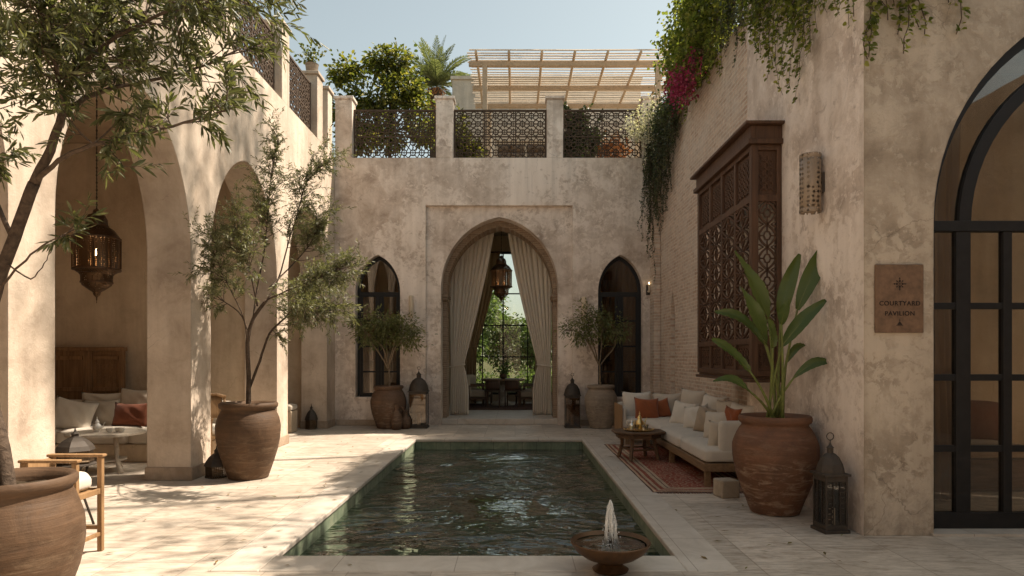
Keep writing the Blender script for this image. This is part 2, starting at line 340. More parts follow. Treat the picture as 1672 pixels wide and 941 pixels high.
def glass(name, tint=(.80,.77,.72), refl=1.0):
    n = NT(name); n.n.remove(n.b); lw = n.node('ShaderNodeFresnel'); lw.inputs[0].default_value = 1.5
    t = n.node('ShaderNodeBsdfTransparent'); t.inputs[0].default_value = (*tint,1); g = n.node('ShaderNodeBsdfGlossy'); g.inputs['Roughness'].default_value = .015
    b = n.node('ShaderNodeBump'); b.inputs['Strength'].default_value = .05; b.inputs['Distance'].default_value = .01; n.link(n.noise(1.5, 2), b.inputs['Height']); n.link(b.outputs[0], g.inputs['Normal'])
    mx = n.node('ShaderNodeMixShader'); n.link(n.math('MULTIPLY', lw.outputs[0], refl), mx.inputs[0]); n.link(t.outputs[0], mx.inputs[1]); n.link(g.outputs[0], mx.inputs[2]); n.link(mx.outputs[0], n.out.inputs[0]); return n.m
M['glass'] = glass('window_glass', (.80,.74,.66), 1.7); M['glass_clear'] = glass('clear_glass', (.9,.9,.88), 1.0); M['glass_dim'] = glass('smoked_glass', (.70,.62,.52), 1.8)
def water_mat(name, tint, ripple=True):
    n = NT(name); n.n.remove(n.b); b = n.node('ShaderNodeBump'); b.inputs['Strength'].default_value = 1.0; b.inputs['Distance'].default_value = .06
    v = n.mapping((1.0,1.6,1)); w1 = n.noise(1.7, 2, .4, .9, v); w2 = n.noise(4.6, 2, .45, .7, v); w3 = n.noise(13, 2, .5, .3, v)
    am = n.ramp(n.noise(.7, 2, .5), [(.36,.22),(.64,1.1)])
    n.link(n.math('MULTIPLY', am, n.math('ADD', n.math('MULTIPLY', w1, 2.6), n.math('ADD', n.math('MULTIPLY', w2, 1.15), n.math('MULTIPLY', w3, .17)))), b.inputs['Height'])
    fr = n.node('ShaderNodeFresnel'); fr.inputs[0].default_value = 1.33; n.link(b.outputs[0], fr.inputs['Normal'])
    t = n.node('ShaderNodeBsdfTransparent'); t.inputs[0].default_value = (*tint,1); g = n.node('ShaderNodeBsdfGlossy'); g.inputs['Roughness'].default_value = .02; n.link(b.outputs[0], g.inputs['Normal'])
    d = n.node('ShaderNodeBsdfDiffuse'); d.inputs[0].default_value = (.034,.058,.032,1); m0 = n.node('ShaderNodeMixShader'); m0.inputs[0].default_value = .25
    n.link(t.outputs[0], m0.inputs[1]); n.link(d.outputs[0], m0.inputs[2])
    mx = n.node('ShaderNodeMixShader'); n.link(n.math('MULTIPLY', fr.outputs[0], 2.6, True), mx.inputs[0]); n.link(m0.outputs[0], mx.inputs[1]); n.link(g.outputs[0], mx.inputs[2]); n.link(mx.outputs[0], n.out.inputs[0]); return n.m
M['water'] = water_mat('pool_water', (.31,.43,.30)); M['spray'] = glass('water_spray', (.95,.96,.97), 1.6)
def foam(m):
    t = m.node_tree; o = next(x for x in t.nodes if x.type == 'OUTPUT_MATERIAL'); src = o.inputs[0].links[0].from_socket; d = t.nodes.new('ShaderNodeBsdfTranslucent'); d.inputs[0].default_value = (.9,.92,.92,1)
    d2 = t.nodes.new('ShaderNodeBsdfDiffuse'); d2.inputs[0].default_value = (.9,.92,.92,1); a = t.nodes.new('ShaderNodeAddShader'); t.links.new(d.outputs[0], a.inputs[0]); t.links.new(d2.outputs[0], a.inputs[1])
    x = t.nodes.new('ShaderNodeMixShader'); x.inputs[0].default_value = .22; t.links.new(src, x.inputs[1]); t.links.new(a.outputs[0], x.inputs[2]); t.links.new(x.outputs[0], o.inputs[0])
foam(M['spray'])
def tile_mat():
    n = NT('green_pool_tile'); s = n.node('ShaderNodeSeparateXYZ'); n.link(n.co, s.inputs[0]); a = n.noise(3.2, 9, .7, .8)
    fx = [n.math('ABSOLUTE', n.math('SUBTRACT', n.math('FRACT', n.math('MULTIPLY', s.outputs[i], 3.6)), .5)) for i in range(3)]
    j = n.math('LESS_THAN', n.math('MINIMUM', fx[0], fx[1]), .03)
    c = n.ramp(a, [(.3,(.09,.125,.08)),(.5,(.17,.21,.14)),(.68,(.30,.32,.22))]); c = n.mix(n.math('MULTIPLY', j, .5), c, (.04,.05,.03)); n.base(c, .45, 0, .4); n.bump(a, .4, .01); return n.m
M['tile'] = tile_mat()
def emit(name, c, s):
    n = NT(name); n.base(c, .5); n.b.inputs['Emission Color'].default_value = (*c,1); n.b.inputs['Emission Strength'].default_value = s; return n.m
M['bulb'] = emit('warm_bulb', (1,.62,.28), 16); M['flame'] = emit('candle_flame', (1,.75,.42), 6)
def rug_mat(hx, hy):
    n = NT('woven_rug'); s = n.node('ShaderNodeSeparateXYZ'); n.link(n.co, s.inputs[0])
    ex = n.math('SUBTRACT', hx, n.math('ABSOLUTE', s.outputs[0])); ey = n.math('SUBTRACT', hy, n.math('ABSOLUTE', s.outputs[1])); e = n.math('MINIMUM', ex, ey)
    red = (.26,.075,.05); cr = (.42,.32,.23); dk = (.10,.055,.045)
    v = n.mapping((1,1,1)); vo = n.voro(9, 'F1', 'Distance', v, .35); vo2 = n.voro(24, 'F1', 'Distance', v, .6)
    field = n.mix(n.ramp(vo, [(.28,0.0),(.34,1.0),(.40,1.0),(.46,0.0)]), red, cr); field = n.mix(n.ramp(vo2, [(.16,1.0),(.24,0.0)]), field, dk)
    field = n.mix(n.math('MULTIPLY', n.noise(4, 9, .75), .55), field, red)
    band = n.ramp(n.math('MULTIPLY', e, 2.0), [(0,dk),(.03,cr),(.09,red),(.13,dk),(.16,cr),(.24,red),(.34,cr),(.44,dk),(.47,cr),(.55,red),(.6,red)], 'CONSTANT')
    bandp = n.mix(n.ramp(vo2, [(.2,.55),(.3,0.0)]), band, cr)
    c = n.mix(n.math('GREATER_THAN', e, .29), bandp, field); c = n.mix(1, c, n.ramp(n.noise(3, 8, .7), [(.3,(.7,.68,.66)),(.7,(1.15,1.12,1.1))]), 'MULTIPLY')
    n.base(c, .95, 0, .1); n.bump(n.noise(160, 3), .6, .004); return n.m

# ------------------------------------------------------------------ world, sun, camera
SUN_AZ, SUN_EL = R(20), R(54)     # from +x towards +y
sd = Vector((math.cos(SUN_EL)*math.cos(SUN_AZ), math.cos(SUN_EL)*math.sin(SUN_AZ), math.sin(SUN_EL)))
w = bpy.data.worlds.new('World'); SC.world = w; w.use_nodes = True; nt = w.node_tree; bg = nt.nodes['Background']
sky = nt.nodes.new('ShaderNodeTexSky'); sky.sky_type = 'NISHITA'; sky.sun_disc = False; sky.sun_elevation = SUN_EL; sky.sun_rotation = PI/2-SUN_AZ
sky.air_density = 1.0; sky.dust_density = 2.0; sky.ozone_density = 1.0; sky.altitude = 100
hs = nt.nodes.new('ShaderNodeHueSaturation'); hs.inputs['Saturation'].default_value = .62
mxw = nt.nodes.new('ShaderNodeMix'); mxw.data_type = 'RGBA'; mxw.blend_type = 'MULTIPLY'; mxw.inputs[0].default_value = 1; mxw.inputs[7].default_value = (.99,.985,.815,1)
nt.links.new(sky.outputs[0], hs.inputs['Color']); nt.links.new(hs.outputs[0], mxw.inputs[6]); nt.links.new(mxw.outputs[2], bg.inputs[0]); bg.inputs[1].default_value = .098
sl = bpy.data.lights.new('sun', 'SUN'); sl.energy = 5.0; sl.angle = R(.6); sl.color = (1,.865,.71)
so = bpy.data.objects.new('sun', sl); COL.objects.link(so); so.rotation_euler = (-sd).to_track_quat('-Z','Y').to_euler(); so.location = (20,10,30)
cam = bpy.data.cameras.new('camera'); co = bpy.data.objects.new('camera', cam); COL.objects.link(co); SC.camera = co
cam.sensor_width = 36; cam.lens = F/1672*36; cam.shift_x = -(HX-836)/1672; cam.shift_y = (HY-470.5)/1672; cam.clip_end = 2000; cam.clip_start = .05
co.location = (0,0,EYE); co.rotation_euler = (PI/2,0,0)
vs = SC.view_settings; SC.display_settings.display_device = 'sRGB'; vs.view_transform = 'Standard'; vs.look = 'None'; vs.gamma = 1; vs.exposure = 1.05
try: vs.use_curve_mapping = False
except Exception: pass
SC.cycles.use_denoising = True
try: SC.cycles.denoiser = 'OPENIMAGEDENOISE'
except Exception: pass
SC.cycles.max_bounces = 10; SC.cycles.diffuse_bounces = 6; SC.cycles.transparent_max_bounces = 24; SC.cycles.sample_clamp_indirect = 6; SC.cycles.caustics_reflective = False; SC.cycles.caustics_refractive = False

# ------------------------------------------------------------------ shapes
def arch(cx, a, zs, rise, mixp=.4, n=28, z0=0.0):
    """left foot -> over -> right foot"""
    Rr = (rise*rise+a*a)/(2*a); pts = [(cx-a, z0)]
    for i in range(n+1):
        t = PI*(1-i/n); u = math.cos(t); x = a*u
        e = rise*math.sqrt(max(0,1-u*u)); q = Rr*Rr-(abs(x)+Rr-a)**2
        p = math.sqrt(max(0,q)); pts.append((cx+x, zs+e*(1-mixp)+p*mixp))
    pts.append((cx+a, z0)); return pts
mapX = lambda u, v, t: (t, u, v)      # wall in the y-z plane
mapY = lambda u, v, t: (u, t, v)      # wall in the x-z plane
XL, XLB, YB, XR, XRB, YD = -4.2, -4.77, 15.7, 3.12, 3.30, 6.03

# ground and floor
PX0, PX1, PY0, PY1 = -1.94, 1.31, 5.38, 13.04
m = MB(); outer = [(-8.6,-9),(9,-9),(9,22.6),(-8.6,22.6)]; hole = [(PX0,PY0),(PX1,PY0),(PX1,PY1),(PX0,PY1)]
m.plate(outer, [hole], lambda u,v,t: (u,v,t), -.2, 0); tag(m.build('floor', M['floor']), kind='structure')
m = MB(); m.plate([(-400,-400),(400,-400),(400,400),(-400,400)], [outer], lambda u,v,t: (u,v,t), -.3, -.02); tag(m.build('ground', M['earth']), kind='structure')
m = MB(); cw = .36; o_ = .025
m.box(PX0-cw, PX0+o_, PY0-cw, PY1+cw, -.045, .008); m.box(PX1-o_, PX1+cw, PY0-cw, PY1+cw, -.045, .008)
m.box(PX0+o_, PX1-o_, PY0-cw, PY0+o_, -.045, .008); m.box(PX0+o_, PX1-o_, PY1-o_, PY1+cw, -.045, .008)
tag(m.build('pool_edge_path', M['coping'], bevel=.012), kind='structure')
m = MB(); e = .004
m.add([(PX0+e,PY0+e,-1.15),(PX1-e,PY0+e,-1.15),(PX1-e,PY1-e,-1.15),(PX0+e,PY1-e,-1.15),(PX0+e,PY0+e,-.046),(PX1-e,PY0+e,-.046),(PX1-e,PY1-e,-.046),(PX0+e,PY1-e,-.046)],
      [(0,1,2,3),(0,4,5,1),(1,5,6,2),(2,6,7,3),(3,7,4,0)]); tag(m.build('pool_ground', M['tile'], recalc=False), kind='structure')
m = MB(); m.add([(PX0+.005,PY0+.005,-.185),(PX1-.005,PY0+.005,-.185),(PX1-.005,PY1-.005,-.185),(PX0+.005,PY1-.005,-.185)], [(0,1,2,3)]); tag(m.build('water', M['water']), kind='structure')

# ------------------------------------------------------------------ left arcade
arc = thing('arcade_building', 'sunlit cream plaster arcade of tall arches along the left of the pool', 'arcade', (XL,9,0))
TOPZ = 6.24; piers_y = [2.43, 5.58, 8.73, 11.88, 15.03]
loop = [(-8.49,0)]
for y0 in [-7.02,-3.87,-.72]+piers_y[:-1]: loop += arch(y0+.57+1.29, 1.29, 2.92, 1.74, .35)
loop += [(15.69,0),(15.69,TOPZ),(-8.49,TOPZ)]
m = MB(); m.plate(loop, [], mapX, XLB, XL); m.build('wall', M['plaster_warm'], arc, keep=True)
for y0 in piers_y:
    y1 = y0+.57 if y0 < 15 else 15.66
    m = MB(); m.box(XLB-.022, XL+.022, y0-.022, y1+.022, 0, .17); m.build('plinth', M['skirt'], arc, keep=True, bevel=.008)
# loggia room behind the arches
m = MB(); m.box(-8.5,-8.2,-8.49,15.69,0,TOPZ-.3); m.build('rear_wall', M['plaster_room'], arc, keep=True)
m = MB(); m.box(-8.19,XLB-.002,11.95,12.3,0,5.39); m.build('partition_wall', M['plaster_room'], arc, keep=True)
m = MB(); m.box(-8.5,XLB-.003,-8.49,15.69,5.4,5.94); m.build('ceiling', M['ceil'], arc, keep=True)
m = MB(); m.box(-8.19,XLB-.002,15.4,15.69,0,5.39); m.build('end_wall', M['plaster_room'], arc, keep=True)
# parapet piers on the arcade
def pier(root, x0, x1, y0, y1, z0, z1, mat):
    p = MB(); p.box(x0, x1, y0, y1, z0, z1-.07); q = p.build('pier', mat, root, keep=True, bevel=.01)
    c = MB(); c.box(x0-.035, x1+.035, y0-.035, y1+.035, z1-.07, z1); c.build('pier_cap', mat, q, bevel=.012)
PT = 7.68
for y0, y1 in [(7.45,7.8),(9.78,10.13),(12.15,12.55),(14.32,14.72),(15.12,15.48)]:
    pier(arc, XL-.36, XL-.002, y0, y1, TOPZ+.001, PT, M['plaster_warm'])

# the courtyard's fourth side, behind the viewpoint (reflected in the door glass and the pool)
fw = thing('entrance_building', 'plain plaster entrance wing closing the courtyard behind the viewpoint', 'building', (0,-8.7,0))
m = MB(); lp = [(-8.5,0)]+arch(-2.4,1.2,2.9,1.6,.4)+arch(1.6,1.2,2.9,1.6,.4)+arch(5.6,1.2,2.9,1.6,.4)+[(9,0),(9,6.6),(-8.5,6.6)]; m.plate(lp, [], mapY, -8.9, -8.5); m.build('wall', M['plaster_warm'], fw, keep=True)
m = MB(); m.box(-8.5,9,-11.6,-11.3,0,6.2); m.build('rear_wall', M['plaster_room'], fw, keep=True); m = MB(); m.box(-8.5,9.3,-11.6,-8.91,5.6,6.2); m.build('ceiling', M['ceil'], fw, keep=True)
m = MB(); m.box(9.001,9.3,-11.3,6.0,0,6.6); m.build('side_wall', M['plaster_warm'], fw, keep=True)
# ------------------------------------------------------------------ lattice railings
def lattice(mb, fm, u0, u1, v0, v1, cell, w, t, border=.035, kind=0):
    """pierced geometric screen of rings, crosses and diagonals in a frame"""
    nu = max(1, round((u1-u0)/cell)); nv = max(1, round((v1-v0)/cell)); cu = (u1-u0)/nu; cv = (v1-v0)/nv
    def seg(a, b, ww=w): mb.bar(fm(*a, 0), fm(*b, 0), ww, t, up=NRM)
    p0 = Vector(fm(0,0,0)); NRM = tuple((Vector(fm(0,0,1))-p0).normalized())
    for i in range(nu):
        for j in range(nv):
            cx = u0+(i+.5)*cu; cy = v0+(j+.5)*cv; ru = cu*.30; rv = cv*.30
            q = [(cx+ru*math.cos(2*PI*k/8+PI/8), cy+rv*math.sin(2*PI*k/8+PI/8)) for k in range(8)]
            for k in range(8): seg(q[k], q[(k+1)%8])
            seg((cx-ru*.9, cy), (cx+ru*.9, cy), w*.7); seg((cx, cy-rv*.9), (cx, cy+rv*.9), w*.7)
            if (i+j+kind) % 2 == 0:
                for k in range(4):
                    a = PI/4+k*PI/2; seg((cx+ru*math.cos(a), cy+rv*math.sin(a)), (cx+cu*.5*(1 if math.cos(a)>0 else -1), cy+cv*.5*(1 if math.sin(a)>0 else -1)))
                seg((cx-ru, cy), (cx-cu/2, cy)); seg((cx+ru, cy), (cx+cu/2, cy))
            else:
                seg((cx, cy-rv), (cx, cy-cv/2)); seg((cx, cy+rv), (cx, cy+cv/2)); seg((cx-ru, cy), (cx-cu/2, cy)); seg((cx+ru, cy), (cx+cu/2, cy))
                for k in range(4):
                    a = k*PI/2; b = a+PI/2
                    seg((cx+ru*.95*math.cos(a+.4), cy+rv*.95*math.sin(a+.4)), (cx+cu*.5*(1 if math.cos(a+PI/4)>0 else -1), cy+cv*.5*(1 if math.sin(a+PI/4)>0 else -1)), w*.8)
def railing(label, fm, root_loc, u0, u1, z0, z1):
    r = thing('lattice_railing', label, 'railing', root_loc, 0, 'lattice railings between the roof piers')
    b = .04; m = MB(); nrm = tuple((Vector(fm(0,0,1))-Vector(fm(0,0,0))).normalized())
    um = (u0+u1)/2; vm = z0+(z1-z0)*.46
    for a, c in [((u0,z0+b/2),(u1,z0+b/2)),((u0,z1-b/2),(u1,z1-b/2)),((u0+b/2,z0+b),(u0+b/2,z1-b)),((u1-b/2,z0+b),(u1-b/2,z1-b))]:
        m.bar(fm(*a,0), fm(*c,0), b, .05, up=nrm)
    m.bar(fm(u0+b,vm,0), fm(u1-b,vm,0), .026, .03, up=nrm)
    k = max(1, round((u1-u0)/.85))
    for i in range(1, k): uu = u0+(u1-u0)*i/k; m.bar(fm(uu,z0+b,0), fm(uu,z1-b,0), .026, .032, up=nrm)
    m.build('frame', M['iron_brown'], r, keep=True)
    m = MB(); lattice(m, fm, u0+b, u1-b, z0+b, vm-.013, .215, .022, .024); lattice(m, fm, u0+b, u1-b, vm+.013, z1-b, .215, .022, .024, kind=1); m.build('lattice', M['iron_brown'], r, keep=True)
RZ0, RZ1 = TOPZ+.01, 7.42
def rx(x): return lambda u, v, t: (x+t, u, v)
def ry(y): return lambda u, v, t: (u, y+t, v)
railing('iron lattice railing high over the first arch, cut off by the top of the picture', rx(XL-.16), (XL-.16,8.8,TOPZ), 7.81, 9.77, RZ0, RZ1)
railing('iron lattice railing on the sunlit arcade roof, just behind the olive branch tips', rx(XL-.16), (XL-.16,11.1,TOPZ), 10.14, 12.14, RZ0, RZ1)
railing('iron lattice railing on the sunlit arcade roof, nearest to the far corner', rx(XL-.16), (XL-.16,13.4,TOPZ), 12.56, 14.31, RZ0, RZ1)

# ------------------------------------------------------------------ back pavilion
pav = thing('pavilion_building', 'weathered plaster pavilion with a tall pointed arch closing the far end of the pool', 'pavilion', (-.4,YB,0))
ACX = -.365; YT = YB+.5; BT = 6.24
def window_loop(cx, a, z0, zs, rise, mp=.8): return arch(cx, a, zs, rise, mp, 24, z0)
AZx0, AZx1, AZt = -2.08, 1.34, 5.13
wl = [(-3.2,.52,.66), (2.455,.52,.66)]
holes = [window_loop(c, a, z0, 3.12, .86) for c, a, z0 in wl]
# front layer has a rectangular recess round the great arch
m = MB(); m.plate([(XL+.001,0),(AZx0,0),(AZx0,AZt),(AZx1,AZt),(AZx1,0),(XRB+.2,0),(XRB+.2,BT),(XL+.001,BT)], holes, mapY, YB, YB+.10)
a_out = arch(ACX, 1.375, 3.20, 1.68, .8, 32)
m.plate([(AZx0-.02,0)]+a_out+[(AZx1+.02,0),(AZx1+.02,AZt+.02),(AZx0-.02,AZt+.02)], [], mapY, YB+.102, YT)
big = [(XL+.002,.0),(AZx0-.022,0),(AZx0-.022,AZt+.022),(AZx1+.022,AZt+.022),(AZx1+.022,0),(XRB+.199,0),(XRB+.199,BT-.001),(XL+.002,BT-.001)]
m.plate(big, holes, mapY, YB+.102, YT); m.build('wall', M['plaster_court'], pav, keep=True)
a_in = arch(ACX, 1.285, 3.12, 1.62, .8, 32)
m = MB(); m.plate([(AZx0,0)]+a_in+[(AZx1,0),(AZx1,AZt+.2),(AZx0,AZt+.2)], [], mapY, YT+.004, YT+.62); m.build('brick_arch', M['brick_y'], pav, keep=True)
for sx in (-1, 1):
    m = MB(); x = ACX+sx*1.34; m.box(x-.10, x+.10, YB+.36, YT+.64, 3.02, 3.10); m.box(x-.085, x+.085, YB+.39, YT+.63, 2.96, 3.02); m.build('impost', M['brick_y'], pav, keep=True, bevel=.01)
for x0, x1 in [(XL+.03, AZx0), (AZx1, XRB-.02)]:
    m = MB(); m.box(x0, x1, YB-.025, YB-.001, 0, .14); m.build('plinth', M['skirt'], pav, keep=True, bevel=.006)
YR = 22.3
m = MB(); m.box(XL-.4,XL-.0,YT+.003,YR,0,5.6); m.build('side_wall', M['plaster_room'], pav, keep=True)
m = MB(); m.plate([(YT+.003,0),(YR,0),(YR,5.6),(YT+.003,5.6)], [[(17.2,.5),(21.5,.5),(21.5,4.9),(17.2,4.9)]], mapX, XRB, XRB+.3); m.build('side_wall', M['plaster_room'], pav, keep=True)  # side opening added so that sun brightens the dim pavilion
fr = MB(); fr.box(XRB+.1,XRB+.16,17.2,17.28,.5,4.9); fr.box(XRB+.1,XRB+.16,21.42,21.5,.5,4.9); fr.box(XRB+.1,XRB+.16,17.28,21.42,.5,.58); fr.box(XRB+.1,XRB+.16,17.28,21.42,4.82,4.9)
for yy_ in (18.3,19.35,20.4): fr.box(XRB+.105,XRB+.155,yy_-.02,yy_+.02,.58,4.82)
wo = fr.build('window', M['black'], pav, keep=True); g = MB(); g.box(XRB+.127,XRB+.133,17.25,21.45,.55,4.85); g.build('pane', M['glass_clear'], wo)  # added side window, out of view, letting sun into the pavilion
m = MB(); rwin = [(-2.05,.35),(1.40,.35),(1.40,5.1),(-2.05,5.1)]
m.plate([(XL-.4,0),(XRB+.3,0),(XRB+.3,5.6),(XL-.4,5.6)], [rwin], mapY, YR+.003, YR+.3); m.build('rear_wall', M['plaster_room'], pav, keep=True)
m = MB(); m.box(XL-.4,XRB+.3,YT+.003,YR+.3,5.603,6.0); m.build('roof', M['slab'], pav, keep=True)
m = MB(); m.box(AZx0+.02, AZx1-.02, YB+.28, YR, .001, .13); m.build('threshold_step', M['coping'], pav, keep=True, bevel=.01)
def bars(name, mat, parent, fm, segs, t, nrm, bevel=0):
    m = MB()
    for a, b, w_ in segs: m.bar(fm(*a,0), fm(*b,0), w_, t, up=nrm)
    return m.build(name, mat, parent, keep=True, bevel=bevel)
def ring_frame(m, lo, li, y0, y1):
    """band between two arched loops, both open at the foot"""
    m.plate(lo+li[::-1], [], mapY, y0, y1)
for c, a, z0 in wl:
    fr = MB(); ring_frame(fr, window_loop(c, a-.002, z0+.002, 3.12, .857), window_loop(c, a-.075, z0+.09, 3.12, .765), YB+.20, YB+.27)
    fr.box(c-a+.05, c+a-.05, YB+.205, YB+.265, z0+.003, z0+.09)
    W = a-.07; fr.box(c-W, c+W, YB+.208, YB+.262, 3.02, 3.13); fr.box(c-.035, c+.035, YB+.206, YB+.264, z0+.09, 3.02)
    for s in (-1,1):
        fr.box(c+s*.04 if s>0 else c-.10, c+.10 if s>0 else c-.04, YB+.21, YB+.26, z0+.09, 3.02); fr.box(c+s*W-(.055 if s>0 else 0), c+s*W+(0 if s>0 else .055), YB+.21, YB+.26, z0+.09, 3.02)
    for zz in (1.25, 1.85, 2.45): fr.box(c-W, c+W, YB+.215, YB+.255, zz-.018, zz+.018)
    wo = fr.build('window', M['black'], pav, keep=True)
    g = MB(); g.plate(window_loop(c, a-.06, z0+.05, 3.12, .78), [], mapY, YB+.232, YB+.238); g.build('pane', M['glass_dim'], wo)
    s_ = MB(); s_.box(c-a-.03, c+a+.03, YB-.03, YB+.19, z0-.05, z0+.001); s_.build('sill', M['plaster_court'], wo, bevel=.008)
fr = MB()
for x0, x1, za, zb in [(-2.05,-1.97,.35,5.1),(1.32,1.40,.35,5.1),(-1.97,1.32,.35,.43),(-1.97,1.32,5.02,5.1),(-.42,-.375,.43,5.02),(-1.1,-1.065,.43,5.02),(.40,.435,.43,5.02)]: fr.box(x0,x1,YR+.08,YR+.14,za,zb)
for zz in (1.6,2.65,3.7): fr.box(-1.97,1.32,YR+.085,YR+.135,zz-.02,zz+.02)
wo = fr.build('window', M['black'], pav, keep=True); g = MB(); g.box(-1.99,1.34,YR+.105,YR+.111,.4,5.05); g.build('pane', M['glass_clear'], wo)
# roof parapet piers and railings on the pavilion
px_ = [(-4.195,-3.80),(-1.845,-1.445),(.745,1.12),(2.98,3.3)]
for x0, x1 in px_: pier(pav, x0, x1, YB+.002, YB+.36, BT+.001, PT, M['plaster_court'])
lb = ['iron lattice railing on the far roof in front of the leafy citrus tree', 'middle iron lattice railing on the far roof, in front of the pergola', 'iron lattice railing on the far roof beside the hanging creeper']
for i in range(3):
    x0 = px_[i][1]+.005; x1 = px_[i+1][0]-.005
    railing(lb[i], ry(YB+.18), ((x0+x1)/2,YB+.18,BT), x0, x1, RZ0, RZ1)

# ------------------------------------------------------------------ right building
rb = thing('right_building', 'tall brick and plaster building along the right of the pool, creepers over its top', 'building', (XR,11,0))
RT = 6.5
m = MB(); niche = arch(13.75, .18, 2.55, .75, 1, 12, 0)
nl = [(9.05,0)]+arch(14.1, .20, 2.3, .7, 1, 14)+[(YB-.002,0),(YB-.002,RT),(9.05,RT)]
m.plate(nl, [], mapX, XRB, XRB+.28); m.build('brick_wall', M['brick'], rb, keep=True)
m = MB(); m.box(XRB+.281,XRB+.6,9.05,YB-.002,0,RT); m.build('wall_core', M['plaster_room'], rb, keep=True)
m = MB(); m.box(XRB-.16,XRB-.001,15.25,YB-.004,0,RT-.01); m.build('corner_pilaster', M['brick'], rb, keep=True, bevel=.02)
m = MB(); m.box(XR,XR+.42,YD,9.049,0,RT+.2); m.build('plaster_wall', M['plaster_court'], rb, keep=True)
# door wall facing the camera
DCX = 5.50; DA = 1.755; DZ = 2.81
dl = arch(DCX, DA, DZ, 2.07, 1, 32)
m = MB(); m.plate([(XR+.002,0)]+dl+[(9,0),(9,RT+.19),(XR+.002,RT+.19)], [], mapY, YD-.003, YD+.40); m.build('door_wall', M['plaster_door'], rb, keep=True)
m = MB(); m.box(XR+.421,9,9.6,9.9,0,5.4); m.plate([(YD+.41,0),(9.59,0),(9.59,5.4),(YD+.41,5.4)], [[(6.9,.9),(9.0,.9),(9.0,4.2),(6.9,4.2)]], mapX, 8.7, 9); m.build('room_wall', M['plaster_room'], rb, keep=True)  # unseen side opening added to let sun brighten the room behind the door
m = MB(); m.box(XR+.30,9,YD+.41,16,5.41,6.3); m.build('roof', M['slab'], rb, keep=True)
m = MB(); m.box(XR+.422,9,9.05,9.59,0,5.4); m.build('inner_wall', M['plaster_room'], rb, keep=True)
# steel door
Y0 = YD+.16; Y1 = YD+.235
fr = MB(); ring_frame(fr, arch(DCX, DA-.003, DZ, 2.067, 1, 32), arch(DCX, DA-.09, DZ, 1.965, 1, 32), Y0-.03, Y1+.03)
ring_frame(fr, arch(DCX, DA-.335, DZ, 1.68, 1, 28, 2.8), arch(DCX, DA-.445, DZ, 1.555, 1, 28, 2.8), Y0, Y1)
dr = fr.build('door', M['black'], rb, keep=True)
fr = MB(); W = DA-.085
fr.box(DCX-W, DCX+W, Y0-.01, Y1+.01, 2.755, 2.85); fr.box(DCX-W, DCX+W, Y0, Y1, .02, .17)
for s in (-1, 1):
    for a0, a1 in [(1.31,1.445),(.93,1.01),(.46,.53),(.005,.07)]:
        x0, x1 = sorted((DCX+s*a0, DCX+s*a1)); fr.box(x0, x1, Y0+.002, Y1-.002, .17, 2.755)
for zz in (2.07, 1.41, .755): fr.box(DCX-W, DCX+W, Y0+.012, Y1-.012, zz-.03, zz+.03)
fr.box(DCX-.02, DCX+.02, Y0+.01, Y1-.01, 2.85, 4.3)
fr.build('mullion_frame', M['black'], dr, bevel=.004)
g = MB(); g.plate(arch(DCX, DA-.06, DZ, 1.99, 1, 24, .05), [], mapY, Y0+.034, Y0+.040); g.build('pane', M['glass'], dr)
m = MB(); m.tube([(DCX-.12,Y0-.06,1.0),(DCX-.12,Y0-.06,1.4)], .012, 8); m.build('handle', M['iron'], dr)
m = MB(); m.box(DCX-DA-.02, DCX+DA+.02, YD-.03, Y1+.05, .001, .022); m.build('door_sill', M['coping'], rb, keep=True)

# ------------------------------------------------------------------ mashrabiya (carved bay window)
mash = thing('carved_bay_window', 'projecting dark wood lattice bay window with carved panels on the right wall', 'bay window', (XR,9,1.37))
mx0, my0, my1, mz0, mz1 = 2.76, 7.87, 10.2, 1.37, 4.08
NX = (1,0,0); NY = (0,1,0)
def fx(u, v, t): return (mx0+t, u, v)
def fy(u, v, t): return (u, my0+t, v)
fr = MB(); P_ = .085
for y in (my0, my1-P_): fr.box(mx0, mx0+P_, y, y+P_, mz0, mz1)
fr.box(XR-.06, XR-.002, my0+.003, my0+P_, mz0, mz1)
yy = [my0+P_+ (my1-my0-2*P_)*i/4 for i in range(5)]
for y in yy[1:-1]: fr.box(mx0+.006, mx0+.06, y-.032, y+.032, mz0+.05, mz1-.02)
for za, zb in [(mz0,mz0+.07),(mz0+.38,mz0+.45),(3.42,3.50),(mz1-.06,mz1)]:
    fr.box(mx0+.003, mx0+.065, my0+P_-.01, my1-P_+.01, za, zb); fr.box(mx0+P_-.01, XR-.055, my0+.004, my0+.06, za, zb)
fr.build('frame', M['wood_dark'], mash, keep=True, bevel=.006)
m = MB(); m.box(XR-.03,XR-.003,my0+.09,my1-.01,mz0+.02,mz1-.02); m.build('back_panel', M['plaster_pale'], mash, keep=True)
cp = MB()
for ex, za, zb in [(.05,mz1+.001,mz1+.06),(.015,mz1+.061,mz1+.22),(.09,mz1+.221,mz1+.255)]:
    th = ex+.05; cp.box(mx0-ex, mx0-ex+th, my0-ex, my1+ex, za, zb); cp.box(mx0-ex+th, XR-.003, my0-ex, my0-ex+th, za, zb); cp.box(mx0-ex+th, XR-.003, my1+ex-th, my1+ex, za, zb)
cp.build('cornice', M['wood_dark'], mash, keep=True, bevel=.006)
bp = MB(); bp.box(mx0+.02, XR-.004, my0+.02, my1-.02, mz0-.03, mz0-.001); bp.box(mx0-.02, XR-.003, my0-.02, my1+.02, mz0-.07, mz0-.031); bp.build('base_shelf', M['wood_dark'], mash, keep=True, bevel=.006)
